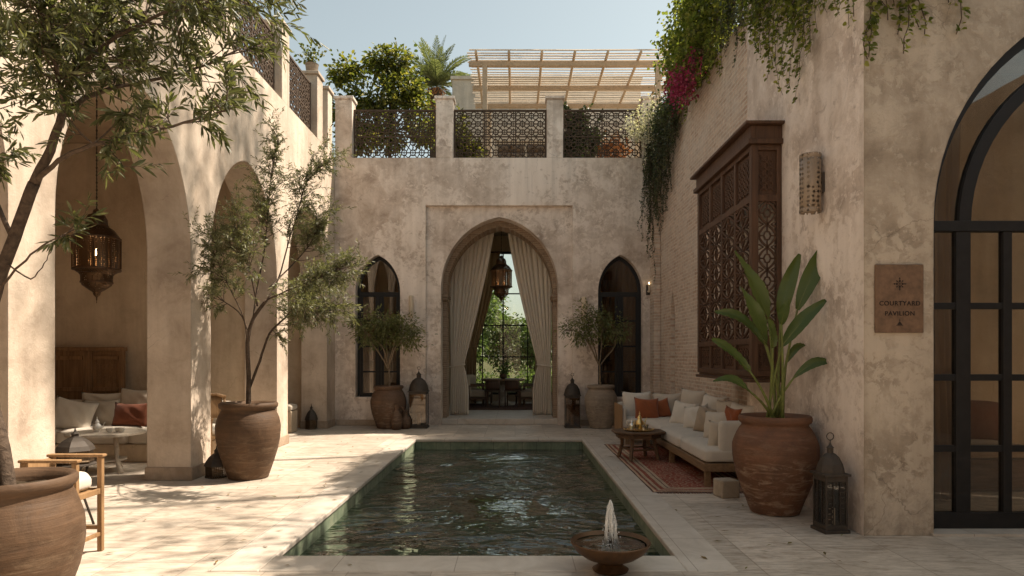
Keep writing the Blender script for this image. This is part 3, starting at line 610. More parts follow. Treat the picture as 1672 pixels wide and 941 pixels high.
def weave(mb, fm, u0, u1, v0, v1, w, t, nrm, pitch=.24, cols=1):
    cw_ = (u1-u0)/cols
    for c in range(cols):
        uc = u0+(c+.5)*cw_; am = cw_/2-w*.4; n = max(2, round((v1-v0)/pitch))
        for ph in (0, PI):
            pts = [(uc+am*math.sin(PI*k/5+ph), v0+(v1-v0)*k/(5*2*n/2)) for k in range(5*n+1)]
            for a, b in zip(pts[:-1], pts[1:]): mb.bar(fm(*a,.02), fm(*b,.02), w, t, up=nrm)
        for k in range(n):
            vc = v0+(v1-v0)*(k+.5)/n; r_ = min(am*.42, pitch*.18)
            q = [(uc+r_*math.cos(2*PI*j/6), vc+r_*1.3*math.sin(2*PI*j/6)) for j in range(6)]
            for j in range(6): mb.bar(fm(*q[j],.02), fm(*q[(j+1)%6],.02), w*.7, t, up=nrm)
            for s in (-1,1):
                mb.bar(fm(uc+s*r_,vc,.02), fm(uc+s*am,vc,.02), w*.7, t, up=nrm); mb.bar(fm(uc,vc+s*r_*1.3,.02), fm(uc,vc+s*(v1-v0)/n/2,.02), w*.7, t, up=nrm)
                for s2 in (-1,1): mb.bar(fm(uc+s*am,vc+s2*(v1-v0)/n*.38,.02), fm(uc+s*am*.45,vc+s2*(v1-v0)/n*.5,.02), w*.6, t, up=nrm)
def carved(mb, fm, u0, u1, v0, v1, nrm, cell=.09):
    nu = max(1, round((u1-u0)/cell)); nv = max(1, round((v1-v0)/cell))
    for i in range(nu):
        for j in range(nv):
            cx = u0+(u1-u0)*(i+.5)/nu; cy = v0+(v1-v0)*(j+.5)/nv; a = (u1-u0)/nu/2; b = (v1-v0)/nv/2
            mb.bar(fm(cx-a,cy-b,.012), fm(cx+a,cy+b,.012), .014, .012, up=nrm); mb.bar(fm(cx-a,cy+b,.0125), fm(cx+a,cy-b,.0125), .014, .012, up=nrm)
            q = [(cx+a*.6*math.cos(2*PI*k/6), cy+b*.6*math.sin(2*PI*k/6)) for k in range(6)]
            for k in range(6): mb.bar(fm(*q[k],.011), fm(*q[(k+1)%6],.011), .012, .014, up=nrm)
bk = MB(); bk.box(mx0+.045, mx0+.06, my0+P_, my1-P_, 3.50, mz1-.06); bk.box(mx0+.045, mx0+.06, my0+P_, my1-P_, mz0+.07, mz0+.38)
bk.box(mx0+P_, XR-.06, my0+.045, my0+.06, 3.50, mz1-.06); bk.box(mx0+P_, XR-.06, my0+.045, my0+.06, mz0+.07, mz0+.38); bk.build('solid_panel', M['wood_dark'], mash, keep=True)
for i in range(4):
    a, b = yy[i]+.032, yy[i+1]-.032
    m = MB(); weave(m, fx, a, b, mz0+.45, 3.42, .024, .024, NX, .27, 1); m.build('lattice_panel', M['wood_dark'], mash, keep=True)
    m = MB(); carved(m, lambda u,v,t: fx(u,v,t+.022), a+.05, b-.05, 3.55, mz1-.11, NX); carved(m, lambda u,v,t: fx(u,v,t+.022), a+.05, b-.05, mz0+.12, mz0+.33, NX); m.build('carved_panel', M['wood_dark'], mash, keep=True)
m = MB(); weave(m, fy, mx0+P_, XR-.06, mz0+.45, 3.42, .022, .022, NY, .27, 1); m.build('lattice_panel', M['wood_dark'], mash, keep=True)
m = MB(); carved(m, lambda u,v,t: fy(u,v,t+.022), mx0+P_+.03, XR-.09, 3.55, mz1-.11, NY, .08); carved(m, lambda u,v,t: fy(u,v,t+.022), mx0+P_+.03, XR-.09, mz0+.12, mz0+.33, NY, .08); m.build('carved_panel', M['wood_dark'], mash, keep=True)

# ------------------------------------------------------------------ plaque
pq = thing('wall_plaque', 'brown metal plaque reading COURTYARD PAVILION beside the arched steel door', 'plaque', (3.425,YD-.003,2.12))
m = MB(); m.box(-.215,.215,-.028,-.006,-.305,.305); m.build('plate', M['plaque'], pq, bevel=.006)
def text(name, body, size, loc, parent, mat, sp=1.0):
    c = bpy.data.curves.new(name, 'FONT'); c.body = body; c.size = size; c.align_x = 'CENTER'; c.align_y = 'CENTER'; c.extrude = .002; c.space_character = sp; c.offset = .0006
    c.materials.append(mat); tmp = bpy.data.objects.new(name+'_outline', c); COL.objects.link(tmp); bpy.context.view_layer.update()
    me = bpy.data.meshes.new_from_object(tmp.evaluated_get(bpy.context.evaluated_depsgraph_get())); bpy.data.objects.remove(tmp); me.name = name
    o = bpy.data.objects.new(name, me); COL.objects.link(o); o.parent = parent; o.location = loc; o.rotation_euler = (PI/2,0,0); return o
text('lettering', 'COURTYARD', .056, (0,-.030,-.045), pq, M['ink'], 1.12); text('lettering', 'PAVILION', .056, (0,-.030,-.135), pq, M['ink'], 1.12)
m = MB()
def dia(cx, cz, a, b): m.add([(cx-a,-.0295,cz),(cx,-.0295,cz-b),(cx+a,-.0295,cz),(cx,-.0295,cz+b)], [(0,1,2,3)])
for k in range(4):
    an = k*PI/2; r_ = .026; dia(r_*math.cos(an), .13+r_*math.sin(an), .0125, .0125); dia(.046*math.cos(an), .13+.046*math.sin(an), .009, .009)
    an += PI/4; m.bar((.014*math.cos(an),-.0295,.13+.014*math.sin(an)), (.037*math.cos(an),-.0295,.13+.037*math.sin(an)), .005, .002, up=(0,1,0)); dia(.037*math.cos(an), .13+.037*math.sin(an), .008, .008)
m.bar((0,-.0295,.07),(0,-.0295,.19),.004,.002,up=(0,1,0)); m.bar((-.06,-.0295,.13),(.06,-.0295,.13),.004,.002,up=(0,1,0))
m.add([(-.024,-.0295,-.235),(.024,-.0295,-.235),(.012,-.0295,-.215),(0,-.0295,-.205),(-.012,-.0295,-.215)], [(0,1,2,3,4)]); m.bar((-.03,-.0295,-.24),(.03,-.0295,-.24),.004,.002,up=(0,1,0)); m.bar((0,-.0295,-.205),(0,-.0295,-.185),.004,.002,up=(0,1,0))
m.build('emblem', M['ink'], pq, recalc=False)

# ------------------------------------------------------------------ wall lights
sc = thing('wall_sconce', 'round pierced stoneware wall light between the bay window and the plaque', 'wall light', (XR-.001,6.83,3.06))
m = MB(); m.lathe([(.098,.0),(.098,.29),(.098,.59)], 28, (-.125,0,0)); m.f = m.f[:-2]; m.build('shade', M['perf_clay'], sc, smooth=True, angle=60, solid=.010)
for z in (0,.55): m = MB(); m.lathe([(.104,z),(.108,z+.02),(.104,z+.04)], 28, (-.125,0,0)); m.f = m.f[:-2]; m.build('rim', M['perf_clay'], sc)
m = MB(); m.box(-.03,-.001,-.05,.05,.2,.4); m.build('backplate', M['iron'], sc)
def torch(label, x, z):
    t = thing('wall_lamp', label, 'wall light', (x,YB-.001,z)); m = MB(); m.box(-.05,.05,-.02,-.001,-.14,.10); m.bar((0,-.01,-.05),(0,-.12,-.08),.02); m.build('bracket', M['iron'], t)
    m = MB(); m.lathe([(.03,-.09),(.045,-.06),(.035,-.05)], 10, (0,-.12,0)); m.lathe([(.016,-.05),(.016,.10)], 8, (0,-.12,0)); m.build('candle', M['candle'], t, smooth=True, angle=40)
    m = MB(); m.ball((0,-.12,.125), (.011,.011,.026), 6); m.build('flame', M['flame'], t, smooth=True)
torch('small iron candle bracket at the far right corner, high beside the pointed window', 3.10, 3.18)
def tubelamp(label, x, z):
    t = thing('wall_lamp', label, 'wall light', (x,YB-.001,z)); m = MB(); m.lathe([(.05,-.24),(.055,-.22),(.055,.22),(.05,.24)], 14, (0,-.075,0)); m.build('shade', M['porcelain'] if False else M['candle'], t, smooth=True, angle=40)
    m = MB(); m.box(-.03,.03,-.03,-.001,-.06,.06); m.build('bracket', M['brass'], t)
tubelamp('slim pale tube wall light left of the great arch, above the bushy potted olive', -2.41, 2.78); tubelamp('slim pale tube wall light right of the great arch, behind the potted olive crown', 1.60, 2.75)

# ------------------------------------------------------------------ lanterns
PERF_R = .86
def hanging_lantern(label, loc, ceil_z, s=1.0):
    t = thing('hanging_lantern', label, 'lantern', loc, 0, 'pierced brass hanging lanterns')
    body = [(.30,-.62),(.325,-.60),(.325,-.20),(.315,-.18)]
    m = MB(); m.lathe([(.05,-.03),(.12,-.06),(.15,-.12),(.155,-.20),(.24,-.25),(.315,-.34),(.335,-.37),(.325,-.39),(.322,-.76),(.335,-.79),(.25,-.84),(.225,-.87),(.22,-.96),(.205,-1.0),(.13,-1.05),(.06,-1.09),(.045,-1.13),(.012,-1.16),(.004,-1.24)], 16); m.v = [(x*PERF_R,y*PERF_R,z) for x,y,z in m.v]
    m.build('body', M['perf'], t, smooth=True, angle=35)
    m = MB()
    for z, r_ in [(-.37,.335),(-.79,.335),(-.96,.222),(-.20,.16)]: m.lathe([(r_-.008,z-.014),(r_+.008,z-.008),(r_+.008,z+.008),(r_-.008,z+.014)], 16)
    for k in range(8): a = 2*PI*(k+.5)/8; m.bar((.327*math.cos(a),.327*math.sin(a),-.39),(.327*math.cos(a),.327*math.sin(a),-.77),.02,.02)
    m.v = [(x*PERF_R,y*PERF_R,z) for x,y,z in m.v]; m.build('ribs', M['bronze'], t, smooth=True, angle=35)
    m = MB(); m.lathe([(.012,.03),(.04,.01),(.05,-.03)], 10); m.build('knob', M['bronze'], t, smooth=True, angle=35)
    m = MB(); L = ceil_z-loc[2]; k = int(L/.05)
    m.tube([(0,0,.02),(0,0,L)], .007, 5)
    for i in range(k): z = .03+i*.05; m.ball((0,0,z), (.014,.008,.02) if i%2 else (.008,.014,.02), 5)
    m.lathe([(.06,L-.001),(.05,L-.03),(.01,L-.05)], 10); m.build('chain', M['iron'], t)
    m = MB(); m.ball((0,0,-.56), (.03,.03,.05), 8); m.build('bulb', M['bulb'], t, smooth=True)
    ll = bpy.data.lights.new('lantern_light', 'POINT'); ll.energy = 3 if loc[1] < 12 else 5; ll.color = (1,.66,.34); ll.shadow_soft_size = .06; lo_ = bpy.data.objects.new('lantern_light', ll); COL.objects.link(lo_); lo_.parent = t; lo_.location = (0,0,-.68)
    return t
hanging_lantern('pierced brass lantern hanging under the nearest open arch of the arcade', (-5.62,9.05,3.56), 5.4)
hanging_lantern('pierced brass lantern hanging between the curtains in the great far arch', (-.36,17.6,4.22), 5.6)
def floor_lantern(label, loc, w_, h, rotz=0, fret=False, group=None):
    t = thing('floor_lantern', label, 'lantern', loc, rotz, group); b = w_/2; hb = h*.60; p = .018
    m = MB()
    for x in (-b,b-p):
        for y in (-b,b-p): m.box(x,x+p,y,y+p,.012,hb)
    for za, zb in [(.03,.075),(hb-.05,hb)]:
        m.box(-b+p,b-p,-b+.002,-b+p-.002,za,zb); m.box(-b+p,b-p,b-p+.002,b-.002,za,zb); m.box(-b+.002,-b+p-.002,-b+p,b-p,za,zb); m.box(b-p+.002,b-.002,-b+p,b-p,za,zb)
    m.box(-b-.015,b+.015,-b-.015,b+.015,0,.03); m.box(-b-.02,b+.02,-b-.02,b+.02,hb,hb+.022); m.build('frame', M['iron'], t, bevel=.003)
    m = MB(); rr = b*1.16
    m.lathe([(rr,hb+.022),(rr*.97,hb+.05),(rr*.86,hb+h*.12),(rr*.62,hb+h*.19),(rr*.36,hb+h*.225),(rr*.22,hb+h*.235),(rr*.22,hb+h*.285),(rr*.28,hb+h*.29),(rr*.12,hb+h*.315),(.006,hb+h*.345),(.005,hb+h*.37)], 8 if fret else 12)
    # ring on top
    m.tube([(.035*math.cos(2*PI*k/10),0,hb+h*.375+.03+.035*math.sin(2*PI*k/10)) for k in range(11)], .005, 5); m.build('dome', M['iron'], t, smooth=not fret, angle=35)
    for k in range(4):
        gmb = MB(); gmb.box(-b+p,b-p,-.002,.002,.075,hb-.05); g = gmb.build('pane', M['glass_clear' if fret else 'glass_dim'], t); g.rotation_euler = (0,0,k*PI/2); a = k*PI/2; g.location = ((b-.011)*math.sin(a),-(b-.011)*math.cos(a),0)
        if fret:
            q = MB(); f_ = lambda u,v,t_: (u,-.006+t_,v)
            for u0, u1 in ((-b+p,-b+p+.055),(b-p-.055,b-p)): carved(q, f_, u0, u1, .08, hb-.05, (0,1,0), .05)
            q.box(-b+p+.055,-b+p+.061,-.01,-.001,.075,hb-.05); q.box(b-p-.061,b-p-.055,-.01,-.001,.075,hb-.05); carved(q, f_, -b+p+.08, b-p-.08, hb-.10, hb-.05, (0,1,0), .05)
            o = q.build('fretwork', M['iron'], t); o.rotation_euler = (0,0,a); o.location = g.location
    m = MB(); m.lathe([(.042,.03),(.042,.03+h*.21),(.036,.03+h*.215),(.003,.03+h*.212)], 12); m.tube([(0,0,.03+h*.21),(0,0,.05+h*.21)], .003, 4); m.build('candle', M['candle'], t, smooth=True, angle=40)
    return t
floor_lantern('black fretwork floor lantern beside the big red terracotta pot at the plaster corner', (2.90,6.2,0), .215, .86, .12, True)
floor_lantern('tall iron and glass floor lantern left of the great arch, beside the brown pot', (-2.18,15.25,0), .40, 1.35, 0)
floor_lantern('iron and glass floor lantern right of the great arch, beside the grey pot', (1.30,15.30,0), .33, 1.2, 0)
def dome_lantern(name, label, loc, w_, h, rotz=0):
    t = thing(name, label, 'lantern', loc, rotz); b = w_/2; m = MB()
    m.lathe([(b*1.0,0),(b*1.05,.02),(b*.98,.03),(b,h*.36),(b*1.08,h*.38)], 6); m.build('body', M['perf_fine'], t)
    m = MB(); m.lathe([(b*1.12,h*.37),(b*.98,h*.5),(b*.7,h*.64),(b*.40,h*.73),(b*.2,h*.77),(b*.2,h*.83),(b*.26,h*.84),(b*.08,h*.90),(.004,h)], 6); m.build('dome', M['iron'], t)
    m = MB(); m.ball((0,0,h*.22),(.02,.02,.03),6); m.build('candle', M['candle'], t); return t
dome_lantern('moorish_lantern', 'small dark domed lantern at the foot of the last arcade pier', (-4.52,14.95,0), .26, .56)

# ------------------------------------------------------------------ pots
def pot(label, loc, prof, mat, seed=0, soil_z=None, soil_r=None, group=None, moss=False):
    t = thing('clay_pot', label, 'pot', loc, 0, group); m = MB(); m.lathe(prof, 56, wob=.008, seed=seed); m.build('vessel', mat, t, smooth=True, angle=50)
    if soil_z:
        m = MB(); rr = random.Random(seed); vs_ = [(0,0,soil_z+.02)]
        for j in range(1,5):
            for k in range(24): a = 2*PI*k/24; q = soil_r*j/4; vs_.append((q*math.cos(a), q*math.sin(a), soil_z+rr.uniform(-.012,.012)))
        fs_ = [(0,1+k,1+(k+1)%24) for k in range(24)]
        for j in range(3): fs_ += [(1+j*24+k,1+(j+1)*24+k,1+(j+1)*24+(k+1)%24,1+j*24+(k+1)%24) for k in range(24)]
        m.add(vs_, fs_); m.build('soil', M['soil'], t, smooth=True)
    return t
def jar(rb_, rm, rn, rl, h, hm=.60):
    """base radius, belly, neck, lip, height"""
    pr = [(rb_*.7,0),(rb_,.01)]
    for i in range(1,9): u = i/9; pr.append((rb_+(rm-rb_)*math.sin(u*PI/2)**1.15, h*hm*u))
    for i in range(0,7): u = i/6; pr.append((rn+(rm-rn)*math.cos(u*PI/2)**.9 if i < 6 else rn, h*(hm+(.90-hm)*u)))
    pr += [(rn+.004,h*.915),(rl-.01,h*.93),(rl,h*.95),(rl,h*.98),(rl-.015,h),(rl-.04,h*.995),(rn-.045,h*.94),(rn-.04,h*.86),(rn-.02,h*.78)]
    return pr
pot('huge red terracotta pot holding the paddle leaved plant', (2.68,6.95,0), jar(.24,.42,.325,.36,1.0,.66), M['pot_red'], 1, .90, .31)
pot('large brown earthenware pot with the multi-branched olive, by the arcade pillar', (-3.53,8.92,0), jar(.25,.405,.335,.37,1.0,.67), M['pot_brown'], 2, .90, .325)
pot('foreground earthenware pot cut off by the left edge, holding the leaning olive', (-3.10,4.12,0), jar(.28,.405,.335,.37,.87,.60), M['pot_brown'], 3, .79, .325)
pot('dark brown pot with the bushy olive left of the great arch', (-2.84,15.12,0), jar(.25,.40,.30,.335,.96,.62), M['pot_dark'], 4, .87, .29)
pot('greyish clay pot with the olive right of the great arch', (1.93,15.15,0), jar(.24,.37,.27,.31,.97,.64), M['pot_grey'], 5, .88, .26)
def jug(label, x, y, h, rz):
    t = thing('clay_jug', label, 'jug', (x,y,0), rz); m = MB(); m.lathe([(.08,0),(.10,.01),(.13,h*.25),(.135,h*.4),(.10,h*.62),(.055,h*.74),(.05,h*.88),(.075,h*.98),(.07,h),(.04,h*.93)], 20, wob=.01); m.build('body', M['pot_dark'], t, smooth=True, angle=50)
    m = MB(); m.tube([(.055,0,h*.9),(.13,0,h*.88),(.17,0,h*.72),(.125,0,h*.5)], .014, 7); m.build('handle', M['pot_dark'], t, smooth=True)
jug('taller dark clay jug in front of the bushy olive pot', -2.60, 14.80, .56, .4); jug('shorter dark clay jug next to the tall glass lantern', -2.44, 14.98, .42, 2.4)
m = MB(); m.box(-.11,.11,-.11,.11,0,.2); b_ = m.build('stone_block', M['block'], bevel=.015, loc=(2.42,7.72,.0)); b_.rotation_euler = (0,0,.2); tag(b_, 'small limestone block on the floor behind the red terracotta pot', 'block')

# ------------------------------------------------------------------ foliage
class Leaves:
    def __init__(s): s.P=[]; s.D=[]; s.N=[]; s.L=[]; s.W=[]
    def add(s, p, d, n, L, W): s.P.append(p); s.D.append(d); s.N.append(n); s.L.append(L); s.W.append(W)
    def extend(s, P, D, N, L, W): s.P += list(P); s.D += list(D); s.N += list(N); s.L += list(L); s.W += list(W)
    def build(s, name, mat, parent=None, droop=.12, fold=.22, keep=False):
        P=np.array(s.P,float); D=np.array(s.D,float); N=np.array(s.N,float); L=np.array(s.L)[:,None]; W=np.array(s.W)[:,None]
        D/= np.linalg.norm(D,axis=1,keepdims=True)+1e-9; S=np.cross(D,N); S/=np.linalg.norm(S,axis=1,keepdims=True)+1e-9; N=np.cross(S,D)
        G=np.array([[0,0,-1.0]])
        b=P; tip=P+D*L+G*L*droop
        def side(sg,u,ww): return P+D*L*u+S*(sg*W*ww)+N*W*fold+G*L*droop*u*u
        l1=side(1,.3,.46); l2=side(1,.68,.40); r1=side(-1,.3,.46); r2=side(-1,.68,.40)
        V=np.stack([b,r1,r2,tip,l2,l1],1).reshape(-1,3); n=len(P)
        me=bpy.data.meshes.new(name); me.vertices.add(n*6); me.vertices.foreach_set('co',V.astype(np.float32).ravel())
        idx=np.array([0,1,2,3, 0,3,4,5]); li=(np.arange(n)[:,None]*6+idx[None]).ravel()
        me.loops.add(n*8); me.loops.foreach_set('vertex_index',li.astype(np.int32)); me.polygons.add(n*2)
        me.polygons.foreach_set('loop_start',(np.arange(n*2)*4).astype(np.int32)); me.polygons.foreach_set('loop_total',np.full(n*2,4,np.int32))
        me.update(calc_edges=True); me.validate(); me.materials.append(mat); o=bpy.data.objects.new(name,me); COL.objects.link(o)
        if parent is not None:
            o.parent=parent
            if keep: o.matrix_parent_inverse = Matrix.LocRotScale(parent.location, parent.rotation_euler, None).inverted()
        return o
def rv(rr, s=1): return Vector((rr.gauss(0,1),rr.gauss(0,1),rr.gauss(0,1))).normalized()*s
def sprig(lv, wd, rr, p, d, length, L, W, n, droop=.25, rad=.0035, wander=.25, sides=3):
    """thin twig with leaves in opposite pairs"""
    p = Vector(p); d = Vector(d).normalized(); k = 6; pts = [p.copy()]
    for i in range(k):
        d = (d+rv(rr,wander)*.5+Vector((0,0,-droop*.3*(i/k)))).normalized(); p = p+d*length/k; pts.append(p.copy())
    if wd is not None: wd.tube(pts, [rad*(1-.75*i/k) for i in range(k+1)], sides, cap=False)
    for j in range(n):
        t = (.12+.88*(j+rr.random()*.7)/n)*k; i = min(k-1,int(t)); q = pts[i].lerp(pts[i+1], t-i); ax = (pts[i+1]-pts[i]).normalized()
        sd_ = ax.cross(rv(rr)).normalized(); dd = (ax*rr.uniform(.45,1.0)+sd_*rr.uniform(.45,.95)+Vector((0,0,rr.uniform(-.3,.12)))).normalized()
        s = rr.uniform(.6,1.15); lv.add(q, dd, rv(rr)+Vector((0,0,.6)), L*s, W*s)
    lv.add(pts[-1], d, rv(rr), L, W); return pts
def limb(wd, rr, pts, r0, r1, sides=7, jit=.012, sub=4):
    """smooth limb through the points; returns dense points"""
    pts = [Vector(p) for p in pts]; out = []
    for i in range(len(pts)-1):
        a = pts[max(0,i-1)]; b = pts[i]; c = pts[i+1]; d = pts[min(len(pts)-1,i+2)]
        for k in range(sub):
            t = k/sub; out.append(.5*((2*b)+(c-a)*t+(2*a-5*b+4*c-d)*t*t+(3*b-a-3*c+d)*t**3)+rv(rr,jit*rr.random()))
    out.append(pts[-1]); m = len(out); wd.tube(out, [r0+(r1-r0)*(i/(m-1))**.8 for i in range(m)], sides); return out
def branchlets(wd, lv, rr, pts, n, lo, lenr, spr, L, W, leaves, up=.35, droop=.25, r=.009, center=None):
    for _ in range(n):
        t = (lo+(1-lo)*rr.random())*(len(pts)-1); i = min(len(pts)-2,int(t)); p = pts[i].lerp(pts[i+1],t-i); ax = (pts[i+1]-pts[i]).normalized()
        d = (ax*.55+rv(rr)*.8+Vector((0,0,up)))
        if center is not None: d += (p-center)*.5
        d.normalize(); ln = rr.uniform(*lenr); q = [p.copy()]; x = p.copy()
        for k in range(4): d = (d+rv(rr,.22)).normalized(); x = x+d*ln/4; q.append(x.copy())
        wd.tube(q, [r*(1-.7*k/4) for k in range(5)], 4, cap=False)
        for k in range(spr):
            j = 1+int(rr.random()*3.99); j = min(j,4); dd = (d*.6+rv(rr)*.75+Vector((0,0,up*.4))).normalized()
            sprig(lv, wd, rr, q[j], dd, ln*rr.uniform(.45,.85), L, W, leaves, droop, r*.4)

# foreground leaning olive
rr = random.Random(3); D1 = 4.15
t = thing('olive_tree', 'leaning foreground olive tree spreading across the upper left of the view', 'olive tree', (-3.10,4.12,.79)); wd = MB(); lv = Leaves()
def o1(px, py, dd=0): return at(px, py, D1+dd)
trunk = limb(wd, rr, [(-3.10,4.12,.74), o1(3,735,.0), o1(-16,650,.02), o1(-26,560,.05), o1(-8,478,.08), o1(22,392,.08), o1(56,300,.05)], .052, .034, 9, .006)
b1 = limb(wd, rr, [o1(56,300,.05), o1(82,245,.05), o1(100,188,.05), o1(118,120,.1), o1(136,60,.12), o1(146,-10,.15), o1(160,-90,.2)], .032, .010, 7, .006)
b2 = limb(wd, rr, [o1(100,188,.05), o1(140,160,.2), o1(200,140,.4), o1(265,128,.5), o1(330,108,.6), o1(395,78,.7)], .020, .006, 6, .008)
b3 = limb(wd, rr, [o1(62,295,.05), o1(95,262,-.1), o1(150,238,-.2), o1(225,222,-.25), o1(300,200,-.2), o1(372,180,-.15)], .018, .005, 6, .008)
b4 = limb(wd, rr, [o1(104,175,.05), o1(92,110,-.2), o1(84,50,-.3), o1(80,-30,-.4)], .016, .006, 6, .008)
b5 = limb(wd, rr, [o1(118,120,.1), o1(190,60,.0), o1(270,20,-.1), o1(340,-20,-.2)], .016, .006, 6, .008)
b6 = limb(wd, rr, [o1(-8,478,.05), o1(40,425,-.15), o1(80,395,-.2), o1(130,372,-.2)], .009, .003, 5, .008)
b7 = limb(wd, rr, [o1(22,392,.08), o1(-10,320,.2), o1(-40,240,.3), o1(-30,140,.4), o1(0,60,.4)], .018, .006, 6, .008)
b8 = limb(wd, rr, [o1(136,60,.12), o1(225,-5,.4), o1(330,-30,.6), o1(420,-30,.7)], .014, .005, 6, .008)
b9 = limb(wd, rr, [o1(10,430,.08), o1(50,455,-.1), o1(72,430,-.15), o1(84,410,-.15)], .007, .002, 4, .006)
for b, n, lo, ln in [(b1,19,.3,(.22,.50)),(b2,15,.25,(.2,.42)),(b3,10,.4,(.18,.34)),(b4,26,.2,(.2,.45)),(b5,24,.15,(.2,.45)),(b7,32,.25,(.2,.45)),(b8,24,.1,(.2,.45))]:
    branchlets(wd, lv, rr, b, n, lo, ln, 5, (.080), .0175, 16, .15, .35, .006)
branchlets(wd, lv, rr, b6, 4, .7, (.1,.2), 3, .085, .016, 8, 0, .4, .004)
for p_, dpx in [((395,78,.7),(470,30)),((372,180,-.15),(400,165))]:
    a = o1(*p_); b = o1(dpx[0],dpx[1],p_[2]); sprig(lv, wd, rr, a, b-a, (b-a).length, .10, .017, 14, .1, .004, .1)
wd.build('trunk', M['bark'], t, keep=True, smooth=True); lv.build('crown', M['olive'], t, keep=True)

# mid-ground olive in the brown pot
rr = random.Random(12); D2 = 8.92
t = thing('olive_tree', 'airy silvery olive tree rising in front of the second arcade arch', 'olive tree', (-3.53,8.92,.9)); wd = MB(); lv = Leaves()
def o2(px, py, dd=0): return at(px, py, D2+dd)
b0 = limb(wd, rr, [(-3.53,8.92,.86), o2(406,610), o2(404,560), o2(414,520), o2(436,490,.05)], .036, .022, 8, .004)
ba = limb(wd, rr, [o2(405,640), o2(424,590,.1), o2(440,545,.15), o2(465,520,.25), o2(490,495,.3), o2(520,475,.35)], .020, .008, 6, .005)
mains = [ba]
for pts, r_ in [([(404,560,0),(398,520,-.1),(380,480,-.2),(360,440,-.3),(352,395,-.3)],.013), ([(414,520,0),(420,470,.1),(430,420,.1),(436,370,.1),(440,320,.05),(446,270,.05),(455,232,.05)],.016),
                ([(436,490,.05),(455,455,.2),(470,400,.3),(485,350,.35),(500,300,.4),(520,275,.4)],.013), ([(436,490,.05),(480,470,-.2),(520,455,-.35),(550,440,-.4)],.012),
                ([(405,540,0),(390,510,.2),(350,480,.3),(325,440,.3),(322,405,.3)],.011), ([(420,500,0),(410,450,-.3),(395,410,-.4),(385,370,-.4)],.012),
                ([(440,470,0),(480,430,.5),(505,400,.6),(520,370,.6)],.012),([(430,495,0),(460,480,-.6),(500,500,-.7),(530,505,-.7)],.010)]:
    mains.append(limb(wd, rr, [o2(*p) for p in pts], r_, .004, 6, .006))
cen = o2(435,440)
for i, b in enumerate(mains): branchlets(wd, lv, rr, b, [30,27,34,30,30,26,30,26,22][i], .35, (.15,.38), 6, .058, .0135, 15, .2, .1, .0055, cen)
wd.build('trunk', M['bark'], t, keep=True, smooth=True); lv.build('crown', M['olive2'], t, keep=True)

# two small olives by the far arch
def bushy(label, x, y, z0, fork, ctr, ext, mat, seed, nst, ncl):
    rr = random.Random(seed); t = thing('olive_tree', label, 'olive tree', (x,y,z0)); wd = MB(); lv = Leaves(); ctr = Vector(ctr)
    for k in range(nst):
        a = 2*PI*k/nst+rr.uniform(-.3,.3); top = ctr+Vector((ext[0]*.65*math.cos(a), ext[1]*.65*math.sin(a), ext[2]*rr.uniform(-.3,.5))); st = Vector((x+.05*math.cos(a), y+.05*math.sin(a), z0-.05))
        pts = limb(wd, rr, [st, st.lerp(top,.35)+Vector((0,0,.08)), st.lerp(top,.7)+Vector((0,0,.1)), top], .020, .006, 6, .012); branchlets(wd, lv, rr, pts, ncl, .5, (.16,.36), 5, .052, .014, 11, .25, .2, .006, ctr)
    wd.build('trunk', M['bark_pale'], t, keep=True, smooth=True); lv.build('crown', mat, t, keep=True)
def leafy_tree(name, label, base, trunk_top, blobs, mat, seed, n_cl, per, L, W, tr=.08, group=None, clr=.30, bark='bark'):
    rr = random.Random(seed); t = thing(name, label, 'tree', base, 0, group); wd = MB(); base = Vector(base); top = Vector(trunk_top); pts = limb(wd, rr, [base-Vector((0,0,.05)), base.lerp(top,.5)+Vector((rr.uniform(-.1,.1),0,0)), top], tr, tr*.6, 7, .02)
    P=[];D=[];N=[];LL=[];WW=[]
    for c, e in blobs:
        c = Vector(c); tip = c; limb(wd, rr, [top, top.lerp(c,.6)+rv(rr,.15), c], tr*.5, .015, 5, .03)
        n = int(n_cl*(e[0]*e[1]*e[2])**(1/3))
        for _ in range(n):
            d = rv(rr); q = rr.random()**.45; p = c+Vector((d.x*e[0],d.y*e[1],d.z*e[2]))*q
            if rr.random() < .35: limb(wd, rr, [c.lerp(p,.2), p], .012, .004, 3, .02, 2)
            s = clr*rr.uniform(.5,1.2); g = RNG.normal(0,s*.5,(per,3)); g[:,2]*=.7; P.append(g+np.array(p)); ax = np.array(d)[None]; D.append(g*1.5/s+ax*.8+RNG.normal(0,.5,(per,3))+np.array([[0,0,-.25]])); N.append(RNG.normal(0,.7,(per,3))+np.array([[0,0,1.0]])); z = RNG.uniform(.6,1.2,per); LL.append(L*z); WW.append(W*z)
    wd.build('trunk', M[bark], t, keep=True, smooth=True); lv = Leaves(); lv.extend(np.vstack(P),np.vstack(D),np.vstack(N),np.hstack(LL),np.hstack(WW)); lv.build('crown', mat, t, keep=True); return t
def pb(px, py, d, rx_, ry_, rz_): return (tuple(at(px,py,d)), (rx_, ry_, rz_))
leafy_tree('olive_tree', 'small bushy olive in a dark pot in front of the left pointed window', (-2.84,15.12,.87), (-2.84,15.1,1.35), [((-3.25,15.05,2.1),(.32,.28,.26)),((-2.95,15.0,2.45),(.34,.3,.28)),((-2.5,15.05,2.25),(.36,.3,.3)),((-2.85,15.2,2.05),(.4,.3,.25)),((-2.35,15.0,2.0),(.28,.25,.22)),((-3.45,15.0,2.35),(.2,.2,.15))], M['olive3'], 5, 120, 18, .08, .028, .03, None, .21, 'bark_pale')
